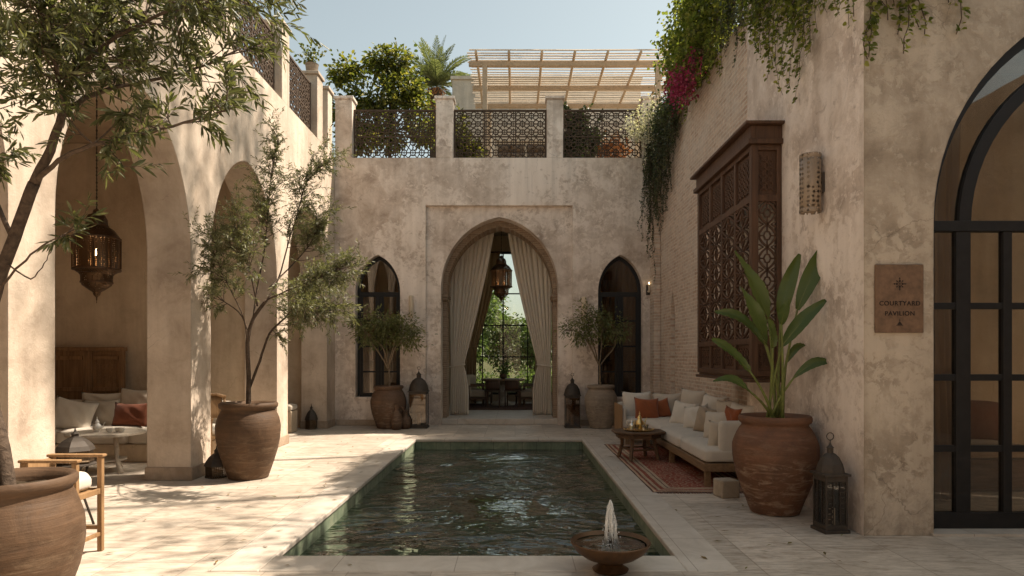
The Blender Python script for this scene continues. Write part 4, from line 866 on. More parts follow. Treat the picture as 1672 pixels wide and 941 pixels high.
leafy_tree('olive_tree', 'small loose olive in a grey pot in front of the right pointed window', (1.93,15.15,.88), (1.9,15.1,1.4), [((1.3,15.05,2.2),(.28,.25,.24)),((1.65,15.0,2.5),(.36,.3,.3)),((1.95,15.1,2.3),(.38,.3,.3)),((1.6,15.1,2.1),(.3,.3,.24)),((2.25,15.0,2.2),(.26,.25,.3))], M['olive3'], 9, 95, 17, .08, .026, .03, None, .22, 'bark_pale')
# terrace floor behind the parapet, its citrus tree, shrubs, palm, pergola and roof house
leafy_tree('citrus_tree', 'leafy yellow green tree on the far roof terrace behind the left railing', tuple(at(640,255,18.6))[:2]+(6.0,), at(640,215,18.6),
   [pb(565,185,18.4,.55,.5,.6),pb(565,120,18.6,.38,.4,.42),pb(610,155,18.3,.6,.5,.6),pb(620,100,18.7,.38,.4,.36),pb(655,145,18.6,.5,.5,.5),pb(650,98,18.5,.28,.3,.28),pb(676,165,18.6,.38,.4,.45),pb(690,205,18.3,.4,.5,.45),pb(620,215,18.3,.7,.6,.5),pb(590,230,18.0,.5,.5,.4)], M['citrus'], 21, 62, 30, .13, .078, .07)
def shrub(label, px, py, d, r, seed, mat='citrus', L=.11, W=.06, name='terrace_shrub'):
    c = at(px,py,d); rr = random.Random(seed); t = thing(name, label, 'shrub', (c.x,c.y,6.0)); wd = MB(); lv = Leaves()
    for k in range(9):
        a = 2*PI*k/9; p = Vector((c.x,c.y,6.0)); q = Vector((c.x+r*math.cos(a)*.8, c.y+r*math.sin(a)*.6, c.z+rr.uniform(-.5,.5)*r)); pts = limb(wd, rr, [p, p.lerp(q,.5)+rv(rr,.06), q], .012, .004, 4, .01); branchlets(wd, lv, rr, pts, 9, .2, (.12,.3), 4, L, W, 6, .3, .2, .005)
    wd.build('stem', M['bark'], t, keep=True); lv.build('foliage', M[mat], t, keep=True)
shrub('low sunlit shrub on the far roof terrace between citrus tree and pergola', 735,205,17.6,.5,31); shrub('dark leafy shrub behind the right hand far railing', 950,225,16.9,.55,33,'vine_dark'); shrub('small shrub behind the middle far railing near its left end', 762,245,16.6,.32,35)
shrub('reddish flowering shrub low behind the right hand far railing', 1000,238,17.1,.4,37,'dates',.07,.05)
shrub('narrow green plant just right of the second far pier', 935,190,16.6,.35,38,'vine_dark')
pp = thing('pot_plant', 'small potted plant standing on top of the arcade roof pier', 'potted plant', (XL-.18,14.52,PT)); m = MB(); m.lathe([(.09,0),(.11,.01),(.14,.2),(.15,.22),(.13,.22),(.11,.18)], 16); m.build('planter', M['pot_grey'], pp, smooth=True, angle=40)
wd = MB(); lv = Leaves(); rr = random.Random(4)
for k in range(16): sprig(lv, wd, rr, (XL-.18,14.52,PT+.19), (rr.gauss(0,.6),rr.gauss(0,.5),1), .45, .09, .055, 9, .5, .004)
wd.build('stem', M['stem'], pp, keep=True); lv.build('foliage', M['citrus'], pp, keep=True)
# date palm
rr = random.Random(8); pc = at(712,140,25.5); t = thing('palm_tree', 'date palm rising behind the far roof terrace against the sky', 'palm tree', (pc.x,pc.y,0)); wd = MB(); pts = [Vector((pc.x+.3*(1-i/24)**2,pc.y,(pc.z-.15)*i/24)) for i in range(25)]
wd.tube(pts, [.24+.03*(i%2) for i in range(25)], 9); wd.build('trunk', M['bark'], t, keep=True)
lv = Leaves(); wd = MB()
for k in range(34):
    a = 2.4*k+rr.uniform(-.2,.2); el = R(82-74*(k/33)**.9); ln = rr.uniform(1.45,1.95); d = Vector((math.cos(a)*math.cos(el), math.sin(a)*math.cos(el), math.sin(el))); p = pc.copy(); q = [p.copy()]; side = d.cross(Vector((0,0,1))).normalized(); ns = 14
    for i in range(ns): d = (d+Vector((0,0,-.075*(.3+i/ns)))).normalized(); p = p+d*ln/ns; q.append(p.copy())
    wd.tube(q, [.022*(1-.85*i/ns) for i in range(ns+1)], 4, cap=False)
    for i in range(2, ns+1):
        for f_ in range(3):
            x = q[i-1].lerp(q[i], f_/3); ax = (q[i]-q[i-1]).normalized(); up_ = side.cross(ax).normalized()
            for s in (-1,1): lv.add(x, ax*.85+side*s*.75+up_*.3+rv(rr,.12), up_, .40*(math.sin(PI*(.18+.8*i/ns))*.85+.15), .028)
wd.build('frond_stem', M['palm'], t, keep=True); lv.build('crown', M['palm'], t, keep=True, droop=.2)
lv = Leaves()
for k in range(700):
    a = rr.uniform(0,6.28); lv.add((pc.x+.30*math.cos(a)+rr.gauss(0,.06),pc.y+.30*math.sin(a)+rr.gauss(0,.06),pc.z-rr.uniform(.15,1.35)), rv(rr)+Vector((0,0,-1)), rv(rr), .09, .05)
lv.build('date_bunch', M['dates'], t, keep=True)
# pergola
pg = thing('pergola', 'pale timber pergola roofed with split cane on the far roof terrace', 'pergola', (1.2,18,6.0)); HZ = 8.95
for x, y in [(-.75,16.75),(3.55,16.75),(-.75,19.55),(3.55,19.55)]:
    m = MB(); m.box(x-.06,x+.06,y-.06,y+.06,6.001,HZ-.13); m.build('post', M['wood_pale'], pg, keep=True, bevel=.008)
for y in (16.75,18.25,19.55):
    m = MB(); m.box(-1.15,4.3,y-.05,y+.05,HZ-.13,HZ-.01); m.build('beam', M['wood_pale'], pg, keep=True, bevel=.008)
for i in range(7):
    x = -.95+i*.80; m = MB(); m.tube([(x,16.3,HZ+.03),(x+.01,18,HZ+.035),(x,20.0,HZ+.03)], .035, 7); m.build('rafter', M['wood_pale'], pg, keep=True)
m = MB(); rr = random.Random(2); y = 16.34; k_ = 0
while y < 20.0:
    z = HZ+.085+rr.uniform(-.008,.012); m.tube([(-1.15+rr.uniform(-.06,.04),y,z),(1.5,y+rr.uniform(-.012,.012),z-.012),(4.3,y+rr.uniform(-.01,.01),z)], rr.uniform(.013,.020), 5); y += rr.uniform(.11,.17)
m.build('cane_roof', M['cane'], pg, keep=True)
# roof house behind the pergola
rh = thing('roof_house', 'pale plastered roof house behind the pergola', 'house', (1,22.3,6.0)); m = MB(); m.plate([(-1.95,6.001),(3.9,6.001),(3.9,10.2),(-1.95,10.2)], [[(-.6,6.1),(2.2,6.1),(2.2,8.3),(-.6,8.3)]], mapY, 20.9, 21.2)
m.box(-1.95,-1.65,21.201,22.2,6.02,10.19); m.box(3.6,3.9,21.201,22.2,6.02,10.19); m.box(-1.64,3.59,21.9,22.2,6.02,10.18); m.build('wall', M['plaster_pale'], rh, keep=True)
m = MB(); m.box(-2.0,3.95,20.85,22.25,10.201,10.3); m.build('roof', M['plaster_pale'], rh, keep=True); m = MB()
for x in (-.6,.3,1.25,2.14): m.box(x,x+.06,20.95,21.02,6.1,8.3)
m.box(-.54,2.14,20.955,21.015,8.22,8.3); m.box(-.54,2.14,20.955,21.015,6.1,6.2); wo = m.build('window', M['wood_white'], rh, keep=True); m = MB(); m.box(-.55,2.15,20.98,20.986,6.15,8.25); m.build('pane', M['glass'], wo, keep=False)
# garden behind the pavilion
gt = [((-1.6,31),[(-1.6,31,2.0),(-1.9,31,3.2),(-1.4,31,4.2)]),((1.0,33),[(1.0,33,1.8),(.7,33,2.4),(1.4,33,3.0)]),((-.4,29),[(-.4,29,1.9),(-.1,29.3,2.8),(-.9,29.2,2.6)]),((-1.9,27),[(-1.8,27,2.2),(-1.2,27,3.3),(-2.4,27.5,3.6)]),((.6,28.2),[(.6,28.2,1.7),(1.3,28,2.2),(.9,28.5,2.7)]),((-.5,32),[(-.8,32,2.6),(-1.1,32.3,3.4),(-1.5,32,4.3)]),((2.6,30),[(2.4,30,2.2),(2.8,30,3.2),(2.2,30,3.6)])]
gl = ['garden tree far back on the left beyond the pavilion window','garden tree far back on the right beyond the pavilion window','low bushy garden tree in the middle beyond the pavilion window','nearer left garden tree seen through the pavilion window','nearer right garden tree seen through the pavilion window','tall garden tree in the middle beyond the pavilion window','garden tree at the right edge beyond the pavilion window']
for i, ((x,y), cs) in enumerate(gt): leafy_tree('garden_tree', gl[i], (x,y,-.02), (x,y,1.5), [(c,(.75,.7,.75)) for c in cs], M['garden'], 50+i, 40, 24, .17, .10, .09, 'garden trees beyond the pavilion window', .4)
for i, x in enumerate((-2.1,-1.3,-.4,.6,1.5)):
    rr = random.Random(60+i); t = thing('garden_shrub', ['leftmost','second','middle','fourth','rightmost'][i]+' low bright green shrub outside the pavilion window', 'shrub', (x,25.2,-.02), 0, 'shrubs outside the pavilion window'); wd = MB(); lv = Leaves()
    for k in range(75): sprig(lv, wd, rr, (x+rr.gauss(0,.25),25.2+rr.gauss(0,.2),0), (rr.gauss(0,.5),rr.gauss(0,.5),1), rr.uniform(.7,1.35), .12, .07, 12, .3, .006)
    wd.build('stem', M['stem'], t, keep=True); lv.build('foliage', M['garden'], t, keep=True)

# ------------------------------------------------------------------ climbers over the right wall
def creeper(name, label, y0, y1, drops, mat, seed, L=.07, W=.05, top=(.0,.5), x=XRB, out=.14, ztop=RT, hang=(.6,2.0), leaves=26, nmound=0, mound=(.5,.5,.5), mz=.3, mx=0, group=None, flower=None):
    rr = random.Random(seed); t = thing(name, label, 'creeper', (x,(y0+y1)/2,ztop), 0, group); wd = MB(); lv = Leaves()
    for _ in range(drops):
        y = rr.uniform(y0,y1); ln = hang(y, rr) if callable(hang) else rr.uniform(*hang); p = Vector((x+rr.uniform(.05,.3), y, ztop+rr.uniform(*top)*.6)); pts = [p]
        pts.append(Vector((x-out*rr.uniform(.3,1), y+rr.uniform(-.1,.1), ztop+rr.uniform(*top)))); q = pts[-1].copy(); st = .12; n = max(2,int(ln/st))
        for k in range(n):
            q = q+Vector((rr.gauss(0,.022),rr.gauss(0,.03),-st)); q.x = min(q.x, x-.03); q.x = max(q.x, x-out*2.2); pts.append(q.copy())
        wd.tube(pts, [.006*(1-.6*i/len(pts)) for i in range(len(pts))], 3, cap=False)
        for i in range(1,len(pts)-1):
            for _k in range(int(leaves*st/.6)+1 if True else 0):
                a = pts[i].lerp(pts[i+1], rr.random()); s = rr.uniform(.55,1.15)*(1-.35*i/len(pts)); d = Vector((-rr.random()*.8-.1, rr.gauss(0,.8), rr.uniform(-.9,.5))); lv.add(a+rv(rr,.035*rr.random()), d, Vector((-.7,0,.5))+rv(rr,.8), L*s, W*s)
    if nmound:
        for _ in range(nmound):
            d = rv(rr); r_ = rr.random()**.5; c = Vector((x+mx+d.x*mound[0]*r_, (y0+y1)/2+d.y*mound[1]*r_, ztop+mz+d.z*mound[2]*r_))
            for k in range(26):
                s = rr.uniform(.6,1.2); lv.add(c+Vector((rr.gauss(0,.10),rr.gauss(0,.10),rr.gauss(0,.09))), rv(rr)+Vector((-.3,0,-.2)), rv(rr,.7)+Vector((-.3,0,.8)), L*s, W*s)
            if rr.random() < .4: wd.tube([(x+.2,(y0+y1)/2+d.y*mound[1]*.3,ztop-.05), c], .006, 3, cap=False)
    wd.build('stem', M['bark'], t, keep=True); lv.build('foliage', mat, t, keep=True); return t
creeper('hanging_creeper', 'dense dark green creeper cascading over the far end of the brick wall', 12.9, 15.65, 170, M['vine_dark'], 71, .06, .042, (.0,.5), XRB, .26, RT, lambda y, r: (.5+2.5*(y-12.9)/2.7)*r.uniform(.35,1.15), 30, 60, (.35,1.3,.5), .2, -.1)
creeper('flowering_creeper', 'pale white flowering creeper spilling at the far end of the brick wall', 14.7, 15.6, 22, M['white_fl'], 72, .05, .042, (.3,.75), XRB-.12, .30, RT, (.2,1.2), 20, 34, (.38,.5,.5), .32, -.25)
creeper('hanging_creeper', 'bright yellow green climber mounded on top of the brick wall against the sky', 9.6, 13.6, 90, M['vine'], 73, .085, .064, (.1,.9), XRB, .26, RT, (.2,.95), 28, 300, (.5,2.1,.85), .75, -.12)
creeper('bougainvillea', 'magenta bougainvillea blooms in the climber below the bright green mound', 10.9, 12.7, 26, M['bougain'], 74, .06, .05, (.0,.3), XRB-.2, .2, RT, (.2,.75), 14, 22, (.14,.8,.3), -.02, -.16)
creeper('hanging_creeper', 'thin trailing vine hanging down the near end of the brick wall', 9.15, 10.3, 22, M['vine_dark'], 75, .06, .045, (.1,.5), XRB-.02, .16, RT, lambda y, r: (1.0 if y < 9.6 else .55)*r.uniform(.4,1.3), 26, 20, (.3,.5,.3), .2)
creeper('hanging_creeper', 'green vine trailing in long strands over the near plaster wall', 6.1, 8.7, 135, M['vine'], 76, .075, .056, (.1,.4), XR-.005, .16, RT+.2, lambda y, r: (1.55+.75*math.exp(-((y-7.35)/.45)**2)+.75*math.exp(-((y-6.3)/.35)**2))*r.uniform(.55,1.12), 26, 30, (.3,1.1,.3), .2)
# vine over the door wall (wall faces the camera)
rr = random.Random(77); t = thing('hanging_creeper', 'short vine drooping over the top of the wall above the plaque', 'creeper', (3.6,YD,RT+.2)); wd = MB(); lv = Leaves()
for _ in range(26):
    x = rr.uniform(3.1,4.0); ln = rr.uniform(1.9,2.7)*(1-.16*(x-3.1)); q = Vector((x,YD-.06,RT+.25)); pts = [Vector((x,YD+.2,RT+.2)), q.copy()]
    for k in range(int(ln/.12)): q = q+Vector((rr.gauss(0,.03),rr.gauss(0,.02),-.12)); q.y = min(q.y, YD-.035); pts.append(q.copy())
    wd.tube(pts, [.005]*len(pts), 3, cap=False)
    for i in range(1,len(pts)-1):
        for _k in range(6): lv.add(pts[i].lerp(pts[i+1],rr.random())+rv(rr,.03), Vector((rr.gauss(0,.8),-rr.random(),rr.uniform(-.9,.4))), Vector((0,-.7,.5))+rv(rr,.8), .065*rr.uniform(.5,1.1), .05*rr.uniform(.5,1.1))
wd.build('stem', M['bark'], t, keep=True); lv.build('foliage', M['vine'], t, keep=True)
# taller trees on the right roof terrace: their crowns give the dappled light
for i, (x,y,h,bl) in enumerate([(5.0,10.6,8.8,[(4.7,10.3,8.9),(5.3,11.0,9.6),(5.0,9.7,9.5)]),(4.8,8.2,8.6,[(4.5,8.3,8.6),(3.3,8.8,9.3),(3.5,7.6,9.8),(3.7,9.5,10.2),(4.9,8.8,10.0)])]):
    leafy_tree('roof_tree', ['farther','nearer'][i]+' tree on the right hand roof terrace behind the creepers', (x,y,6.3), (x,y,7.8), [(c,(.75,.75,.55)) for c in bl], M['vine'], 80+i, 15, 15, .12, .05, .06, 'trees on the right roof', .45)

# ------------------------------------------------------------------ paddle-leaved plant in the red pot
bpn = thing('paddle_leaf_plant', 'tall plant with big green paddle leaves in the red terracotta pot', 'plant', (2.68,6.95,.9))
rr = random.Random(5)
PL = [((1255,521),(1204,420),.19,.0,-.05),((1274,523),(1303,425),.18,.15,.0),((1302,506),(1360,392),.20,.05,.1),((1277,565),(1342,497),.16,-.12,.12),((1252,565),(1212,476),.17,-.1,-.1),
      ((1249,562),(1174,514),.14,.1,-.2),((1224,606),(1168,558),.13,-.15,-.15),((1224,639),(1170,624),.09,-.2,-.1),((1296,617),(1356,594),.11,-.1,.1),((1262,568),(1256,525),.12,-.2,0),((1276,530),(1287,492),.11,-.25,0),((1284,592),(1312,566),.09,.2,.1)]
for (b, tp, wd_, dy, cv) in PL:
    wd_ *= 1.02; tp = (b[0]+(tp[0]-b[0])*1.10, b[1]+(tp[1]-b[1])*1.10); B = at(b[0],b[1],6.9+dy); T = at(tp[0],tp[1],6.9+dy*1.6); st = Vector((2.68+rr.uniform(-.10,.10),6.95+rr.uniform(-.08,.08),.88))
    ax = (T-B); ln = ax.length; axn = ax.normalized(); nrm = Vector((.35*(-1 if ax.x<0 else 1)*-1,-1,.35)); sd_ = axn.cross(nrm).normalized(); nr = sd_.cross(axn).normalized()
    mid = [st, st.lerp(B,.5)+Vector(((st.x-B.x)*.18,0,.03)), B]; m = MB(); pts = []
    for i in range(9):
        u = i/8; pts.append(mid[0]*(1-u)**2+mid[1]*2*u*(1-u)+mid[2]*u*u)
    pts += [B+axn*ln*.3, B+axn*ln*.62]
    m2 = MB()
    arcd = Vector((0,0,1)) if abs(axn.z) < .8 else Vector((1 if ax.x>0 else -1,0,.2))
    amp = ln*(.16 if abs(axn.z) < .6 else .06)
    def rib(u): return B+ax*u+arcd*amp*math.sin(PI*u)*(1 if abs(axn.z)<.8 else -.6)
    def lf(u, v, B=B, ax=ax, wd_=wd_, sd_=sd_, nr=nr, rib=rib, ln=ln):
        s = v*2-1; wv = wd_*.5*max(0,math.sin(PI*min(1,u*.93+.035))**.72)*(1-.25*u); c = rib(u); tear = .007*math.sin(u*46+wd_*90)*abs(s)+.02*math.sin(u*7+wd_*60)*s*abs(s)*wd_*5
        return c+sd_*(s*wv)+nr*(abs(s)**1.4*wv*.42+tear)
    m.tube(pts[:9], [.017-.0009*i for i in range(9)], 7); m.tube([rib(k/8)-nr*.004 for k in range(9)], [.008*(1-.85*k/8) for k in range(9)], 5)
    m2.grid(lf, 20, 8); lo = m2.build('leaf', M['paddle'], bpn, keep=True, smooth=True, recalc=False); m.build('leaf_stalk', M['stem'], lo, smooth=True)

# ------------------------------------------------------------------ fountain bowl
ft = thing('fountain_bowl', 'shallow bronze fountain bowl with a small water jet at the near pool edge', 'fountain', (.712,5.03,.009))
m = MB(); m.lathe([(.13,0),(.135,.012),(.105,.03),(.085,.055),(.10,.07),(.19,.10),(.255,.145),(.288,.19),(.298,.215),(.292,.222),(.28,.212),(.24,.165),(.16,.12),(.01,.105)], 48); m.build('bowl', M['bronze'], ft, smooth=True, angle=60)
m = MB(); m.lathe([(.267,.196),(.2,.1965),(.1,.197),(.003,.198)], 40); m.build('basin_water', M['water'], ft, smooth=True)
m = MB(); m.lathe([(.02,.10),(.014,.13),(.010,.22),(.008,.225)], 10); m.build('nozzle', M['iron'], ft, smooth=True, angle=40)
m = MB(); rr = random.Random(6)
m.lathe([(.006,.222),(.009,.30),(.014,.40),(.018,.455),(.016,.49),(.009,.512),(.002,.522)], 14, wob=.2, seed=4)
for k in range(26):
    a = rr.uniform(0,6.28); h = rr.uniform(.36,.50); r1 = rr.uniform(.02,.065); q = []
    for i in range(11):
        u = .12+.88*i/10; z = h-(h-.20)*((u-.22)/.78)**2; q.append((r1*u**.8*math.cos(a)+rr.gauss(0,.002), r1*u**.8*math.sin(a)+rr.gauss(0,.002), z))
    m.tube(q, [.0034*rr.uniform(.2,1.3) for _ in q], 5)
for k in range(420):
    a = rr.uniform(0,6.28); r_ = abs(rr.gauss(0,.036)); m.ball((r_*math.cos(a), r_*math.sin(a), max(.2,.53-r_*3.6-rr.random()**1.5*.25)), rr.uniform(.0015,.0055), 4)
m.build('water_jet', M['spray'], ft, smooth=True)

# ------------------------------------------------------------------ soft furnishings helpers
def pillow(label, loc, w_, h, t_, mat, rot=(0,0,0), seed=0, group=None, parent=None):
    rr = random.Random(seed); ph = [rr.uniform(0,6.28) for _ in range(6)]; m = MB(); n = 14
    def side(sg):
        def f(u, v):
            a = u*2-1; b = v*2-1; e = (max(0,1-abs(a)**2.6)*max(0,1-abs(b)**2.6))**.5; pin = 1-.07*(1-a*a)*abs(b)**2-.0; pin2 = 1-.07*(1-b*b)*abs(a)**2
            wr = .012*math.sin(a*5+ph[0]+b*2)*math.sin(b*4+ph[1])+.008*math.sin(a*9+b*7+ph[2])
            return (a*w_/2*pin2, sg*(t_/2*e*(1+.12*math.sin(a*2+ph[3]))+wr*e)-.0, b*h/2*pin-.02*(1-a*a)*(b>0)*b)
        return f
    m.grid(side(-1), n, n); m.grid(side(1), n, n); o = m.build('pillow', mat, None, smooth=True)
    bm = bmesh.new(); bm.from_mesh(o.data); bmesh.ops.remove_doubles(bm, verts=bm.verts, dist=1e-4); bmesh.ops.recalc_face_normals(bm, faces=bm.faces); bm.to_mesh(o.data); bm.free()
    o.location = loc; o.rotation_euler = rot; tag(o, label, 'pillow', group); o['kind'] = 'thing'; return o
def cushion(w_, d, h, r=.05, puff=.025, n=12):
    m = MB(); bm = bmesh.new(); bmesh.ops.create_cube(bm, size=2); bmesh.ops.subdivide_edges(bm, edges=bm.edges, cuts=n, use_grid_fill=True)
    hs_ = Vector((w_/2,d/2,h/2)); vs_ = []
    for v in bm.verts:
        c = Vector((v.co.x*hs_.x,v.co.y*hs_.y,v.co.z*hs_.z)); inn = Vector([max(-hs_[i]+r,min(hs_[i]-r,c[i])) for i in range(3)])
        # push samples near the rim onto the rounded edge
        e = c-inn; q = inn+(e.normalized()*r if e.length > 1e-6 else e)
        q.z += puff*(1-v.co.x**4)*(1-v.co.y**4)*(1 if v.co.z > 0 else 0)*max(0,v.co.z); vs_.append(q)
    bm.verts.index_update(); m.add(vs_, [tuple(v.index for v in f.verts) for f in bm.faces]); bm.free(); return m
# ------------------------------------------------------------------ right hand sofa
sf = thing('corner_sofa', 'long cream corner sofa on a teak base along the brick wall', 'sofa', (2.7,10.5,0))
def part(mb, name, mat, parent, x, y, z, smooth=True, bevel=0):
    o = mb.build(name, mat, parent, smooth=smooth, bevel=bevel); o.location = Vector((x,y,z))-parent.location if parent is sf else (x,y,z); return o
m = MB(); m.box(2.30,3.0,8.20,12.2,.20,.30); m.box(1.98,3.0,12.201,13.05,.20,.30); m.build('base_frame', M['wood_teak'], sf, keep=True, bevel=.006)
for x, y in [(2.36,8.27),(2.36,10.15),(2.36,12.0),(2.05,12.28),(2.05,12.98),(2.9,8.27),(2.9,10.15),(2.9,12.98)]:
    m = MB(); m.box(x-.035,x+.035,y-.035,y+.035,.009,.199); m.build('leg', M['wood_teak'], sf, keep=True, bevel=.004)
for y0, y1 in [(8.22,9.52),(9.53,10.83),(10.84,12.14)]: part(cushion(.68,y1-y0,.165,.045), 'seat_cushion', M['upholstery'], sf, 2.655, (y0+y1)/2, .385)
part(cushion(1.0,.78,.165,.045), 'seat_cushion', M['upholstery'], sf, 2.50, 12.55, .385)
part(cushion(.10,3.95,.42,.04,.01), 'backrest', M['upholstery'], sf, 3.04, 10.25, .52)
part(cushion(1.06,.10,.42,.04,.01), 'backrest', M['upholstery'], sf, 2.50, 13.0, .52)
part(cushion(.08,.78,.38,.035,.005), 'armrest', M['upholstery'], sf, 1.99, 12.6, .49)
m = MB(); m.box(1.925,1.948,12.2,13.05,.2,.72); m.build('side_board', M['wood_oak'], sf, keep=True, bevel=.004)
part(cushion(.50,.10,.50,.04,.005), 'armrest', M['upholstery'], sf, 2.75, 8.28, .56)
G1 = 'scatter pillows on the corner sofa'
def pil(label, px, py, d, w_, h, t_, mat, rx=-.2, rz=0, ry=0, seed=0):
    c = at(px, py, d); pillow(label, c, w_, h, t_, mat, (rx,ry,rz), seed, G1)
pil('large cream pillow at the far left end of the corner sofa', 1040,662,12.75,.56,.55,.20,M['linen'],-.22,0,0,1)
pil('large cream pillow right of the rust ones at the far sofa end', 1090,663,12.72,.56,.52,.20,M['linen2'],-.22,-.05,0,2)
pil('rust coloured pillow at the far end of the corner sofa, before the large cream one', 1056,668,12.35,.46,.43,.17,M['rust'],-.28,.08,.04,3)
pil('smaller rust pillow tucked half behind the front rust pillow on the corner sofa', 1079,667,12.5,.34,.36,.13,M['rust'],-.25,-.1,-.22,4)
pil('plump cream pillow in the corner of the sofa against the wall', 1131,658,11.85,.52,.50,.19,M['linen2'],-.2,-.75,.05,5)
pil('cream pillow leaning on the wall above the middle of the sofa', 1163,668,10.55,.48,.46,.18,M['linen'],-.22,-1.1,.1,6)
pil('oatmeal pillow leaning on the wall toward the near half of the sofa', 1186,676,9.7,.46,.44,.17,M['linen2'],-.22,-1.15,-.08,7)
pil('cream pillow at the near end of the wall row, behind the sofa arm', 1210,684,9.0,.5,.44,.18,M['linen'],-.22,-1.2,.06,8)
pil('cream pillow on the seat in the corner, first of the front row', 1116,676,11.3,.46,.44,.18,M['linen'],-.32,-.8,.12,9)
pil('cream pillow slumped on the seat beside the taupe pillow', 1135,682,10.55,.44,.42,.18,M['linen'],-.38,-.85,-.18,10)
pil('taupe pillow standing on the middle of the corner sofa seat', 1155,686,9.95,.42,.40,.16,M['taupe'],-.25,-.95,.1,11)
pil('oatmeal pillow on the near seat, between the taupe pillow and the sofa arm', 1173,694,9.2,.46,.43,.18,M['linen2'],-.35,-.85,-.1,12)
pil('small rust pillow peeking out behind the oatmeal pillows near the sofa arm', 1195,682,9.05,.30,.30,.12,M['rust'],-.2,-1.1,.1,13)
pil('cream pillow pressed against the inside of the near sofa arm', 1181,712,8.48,.40,.40,.14,M['linen2'],.18,.05,.04,14)
# rug
rx0, rx1, ry0, ry1 = 1.62, 2.98, 7.92, 12.25
m = MB(); m.grid(lambda u,v: ((u-.5)*(rx1-rx0), (v-.5)*(ry1-ry0)+.004*math.sin(u*20), .010+.0025*math.sin(u*9+v*21)+.002*math.sin(v*47)), 20, 60)
rg = thing('woven_rug', 'faded red patterned rug under the corner sofa and coffee table', 'rug', ((rx0+rx1)/2,(ry0+ry1)/2,0)); m.build('pile', rug_mat((rx1-rx0)/2,(ry1-ry0)/2), rg, smooth=True, recalc=False, solid=.006)
m = MB(); rr = random.Random(1); hx_ = (rx1-rx0)/2; hy_ = (ry1-ry0)/2
for s in (-1,1):
    for k in range(90): x = -hx_+2*hx_*(k+.5)/90; m.bar((x,s*hy_,.008),(x+rr.gauss(0,.01),s*(hy_+.05),.004),.005,.003)
m.build('fringe', M['rust_dark'], rg)
# coffee table with tea set
ct = thing('coffee_table', 'low dark wood octagonal coffee table with splayed legs on the rug', 'table', (1.92,10.5,.012))
m = MB(); m.lathe([(.40,.40),(.425,.41),(.43,.43),(.42,.445)], 8); m.build('tabletop', M['wood_side'], ct, bevel=.006); m = MB(); m.lathe([(.36,.34),(.36,.40)], 8); m.build('apron', M['wood_side'], ct)
for k in range(4):
    a = PI/4+k*PI/2+.25; m = MB(); m.bar((.26*math.cos(a),.26*math.sin(a),.39),(.27*math.cos(a),.27*math.sin(a),.2),.05,.05); m.bar((.27*math.cos(a),.27*math.sin(a),.205),(.33*math.cos(a),.33*math.sin(a),0),.046,.046); m.build('leg', M['wood_side'], ct, bevel=.005)
m = MB()
for k in range(4): a = PI/4+k*PI/2+.25; b = a+PI/2; m.bar((.27*math.cos(a),.27*math.sin(a),.16),(.27*math.cos(b),.27*math.sin(b),.16),.03,.025)
m.build('stretcher', M['wood_side'], ct)
TZ = .012+.446
def teapot(label, loc, mat, s=1):
    t = thing('teapot', label, 'teapot', loc); m = MB(); m.lathe([(r*s,z*s) for r,z in [(.045,0),(.05,.008),(.04,.02),(.07,.06),(.078,.095),(.06,.135),(.035,.155),(.032,.175),(.04,.18)]], 20); m.build('body', mat, t, smooth=True, angle=45)
    m = MB(); m.lathe([(r*s,z*s) for r,z in [(.04,.181),(.032,.20),(.015,.225),(.008,.24),(.014,.255),(.006,.27),(.002,.295)]], 16); m.build('lid', mat, t, smooth=True, angle=45)
    m = MB(); m.tube([tuple(c*s for c in p) for p in [(.07,0,.07),(.11,0,.09),(.125,0,.15),(.15,0,.18)]], [.014*s,.011*s,.008*s,.007*s], 8); m.build('spout', mat, t, smooth=True)
    m = MB(); m.tube([tuple(c*s for c in p) for p in [(-.055,0,.14),(-.10,0,.15),(-.12,0,.11),(-.10,0,.07),(-.07,0,.065)]], .006*s, 6); m.build('handle', mat, t, smooth=True); return t
tr = thing('serving_tray', 'brass serving tray on the octagonal coffee table', 'tray', (1.92,10.45,TZ)); m = MB(); m.lathe([(.17,.001),(.20,.004),(.215,.018),(.205,.02),(.19,.012),(.01,.008)], 28); m.build('dish', M['brass'], tr, smooth=True, angle=50)
m = MB()
for s in (-1,1): m.tube([(s*.205,-.04,.018),(s*.235,-.02,.03),(s*.235,.02,.03),(s*.205,.04,.018)], .005, 6)
m.build('handle', M['brass'], tr, smooth=True)
teapot('tall brass teapot with a pointed lid on the coffee table tray', (1.93,10.44,TZ+.02), M['brass'], .95).rotation_euler = (0,0,.5)
teapot('squat silver teapot on the left of the coffee table tray', (1.81,10.43,TZ+.02), M['silver'], .62).rotation_euler = (0,0,3.4)
for i, (x,y) in enumerate([(2.03,10.40),(2.05,10.49),(1.87,10.34),(1.97,10.33)]):
    t = thing('tea_glass', 'small tea glass on the brass coffee table tray', 'glass', (x,y,TZ+.02), 0, 'tea glasses on the brass tray'); m = MB(); m.lathe([(.02,0),(.022,.004),(.018,.02),(.027,.06),(.03,.075),(.027,.074),(.015,.02),(.002,.012)], 14); m.build('cup', M['silver'] if i%2 else M['glass_clear'], t, smooth=True, angle=50)

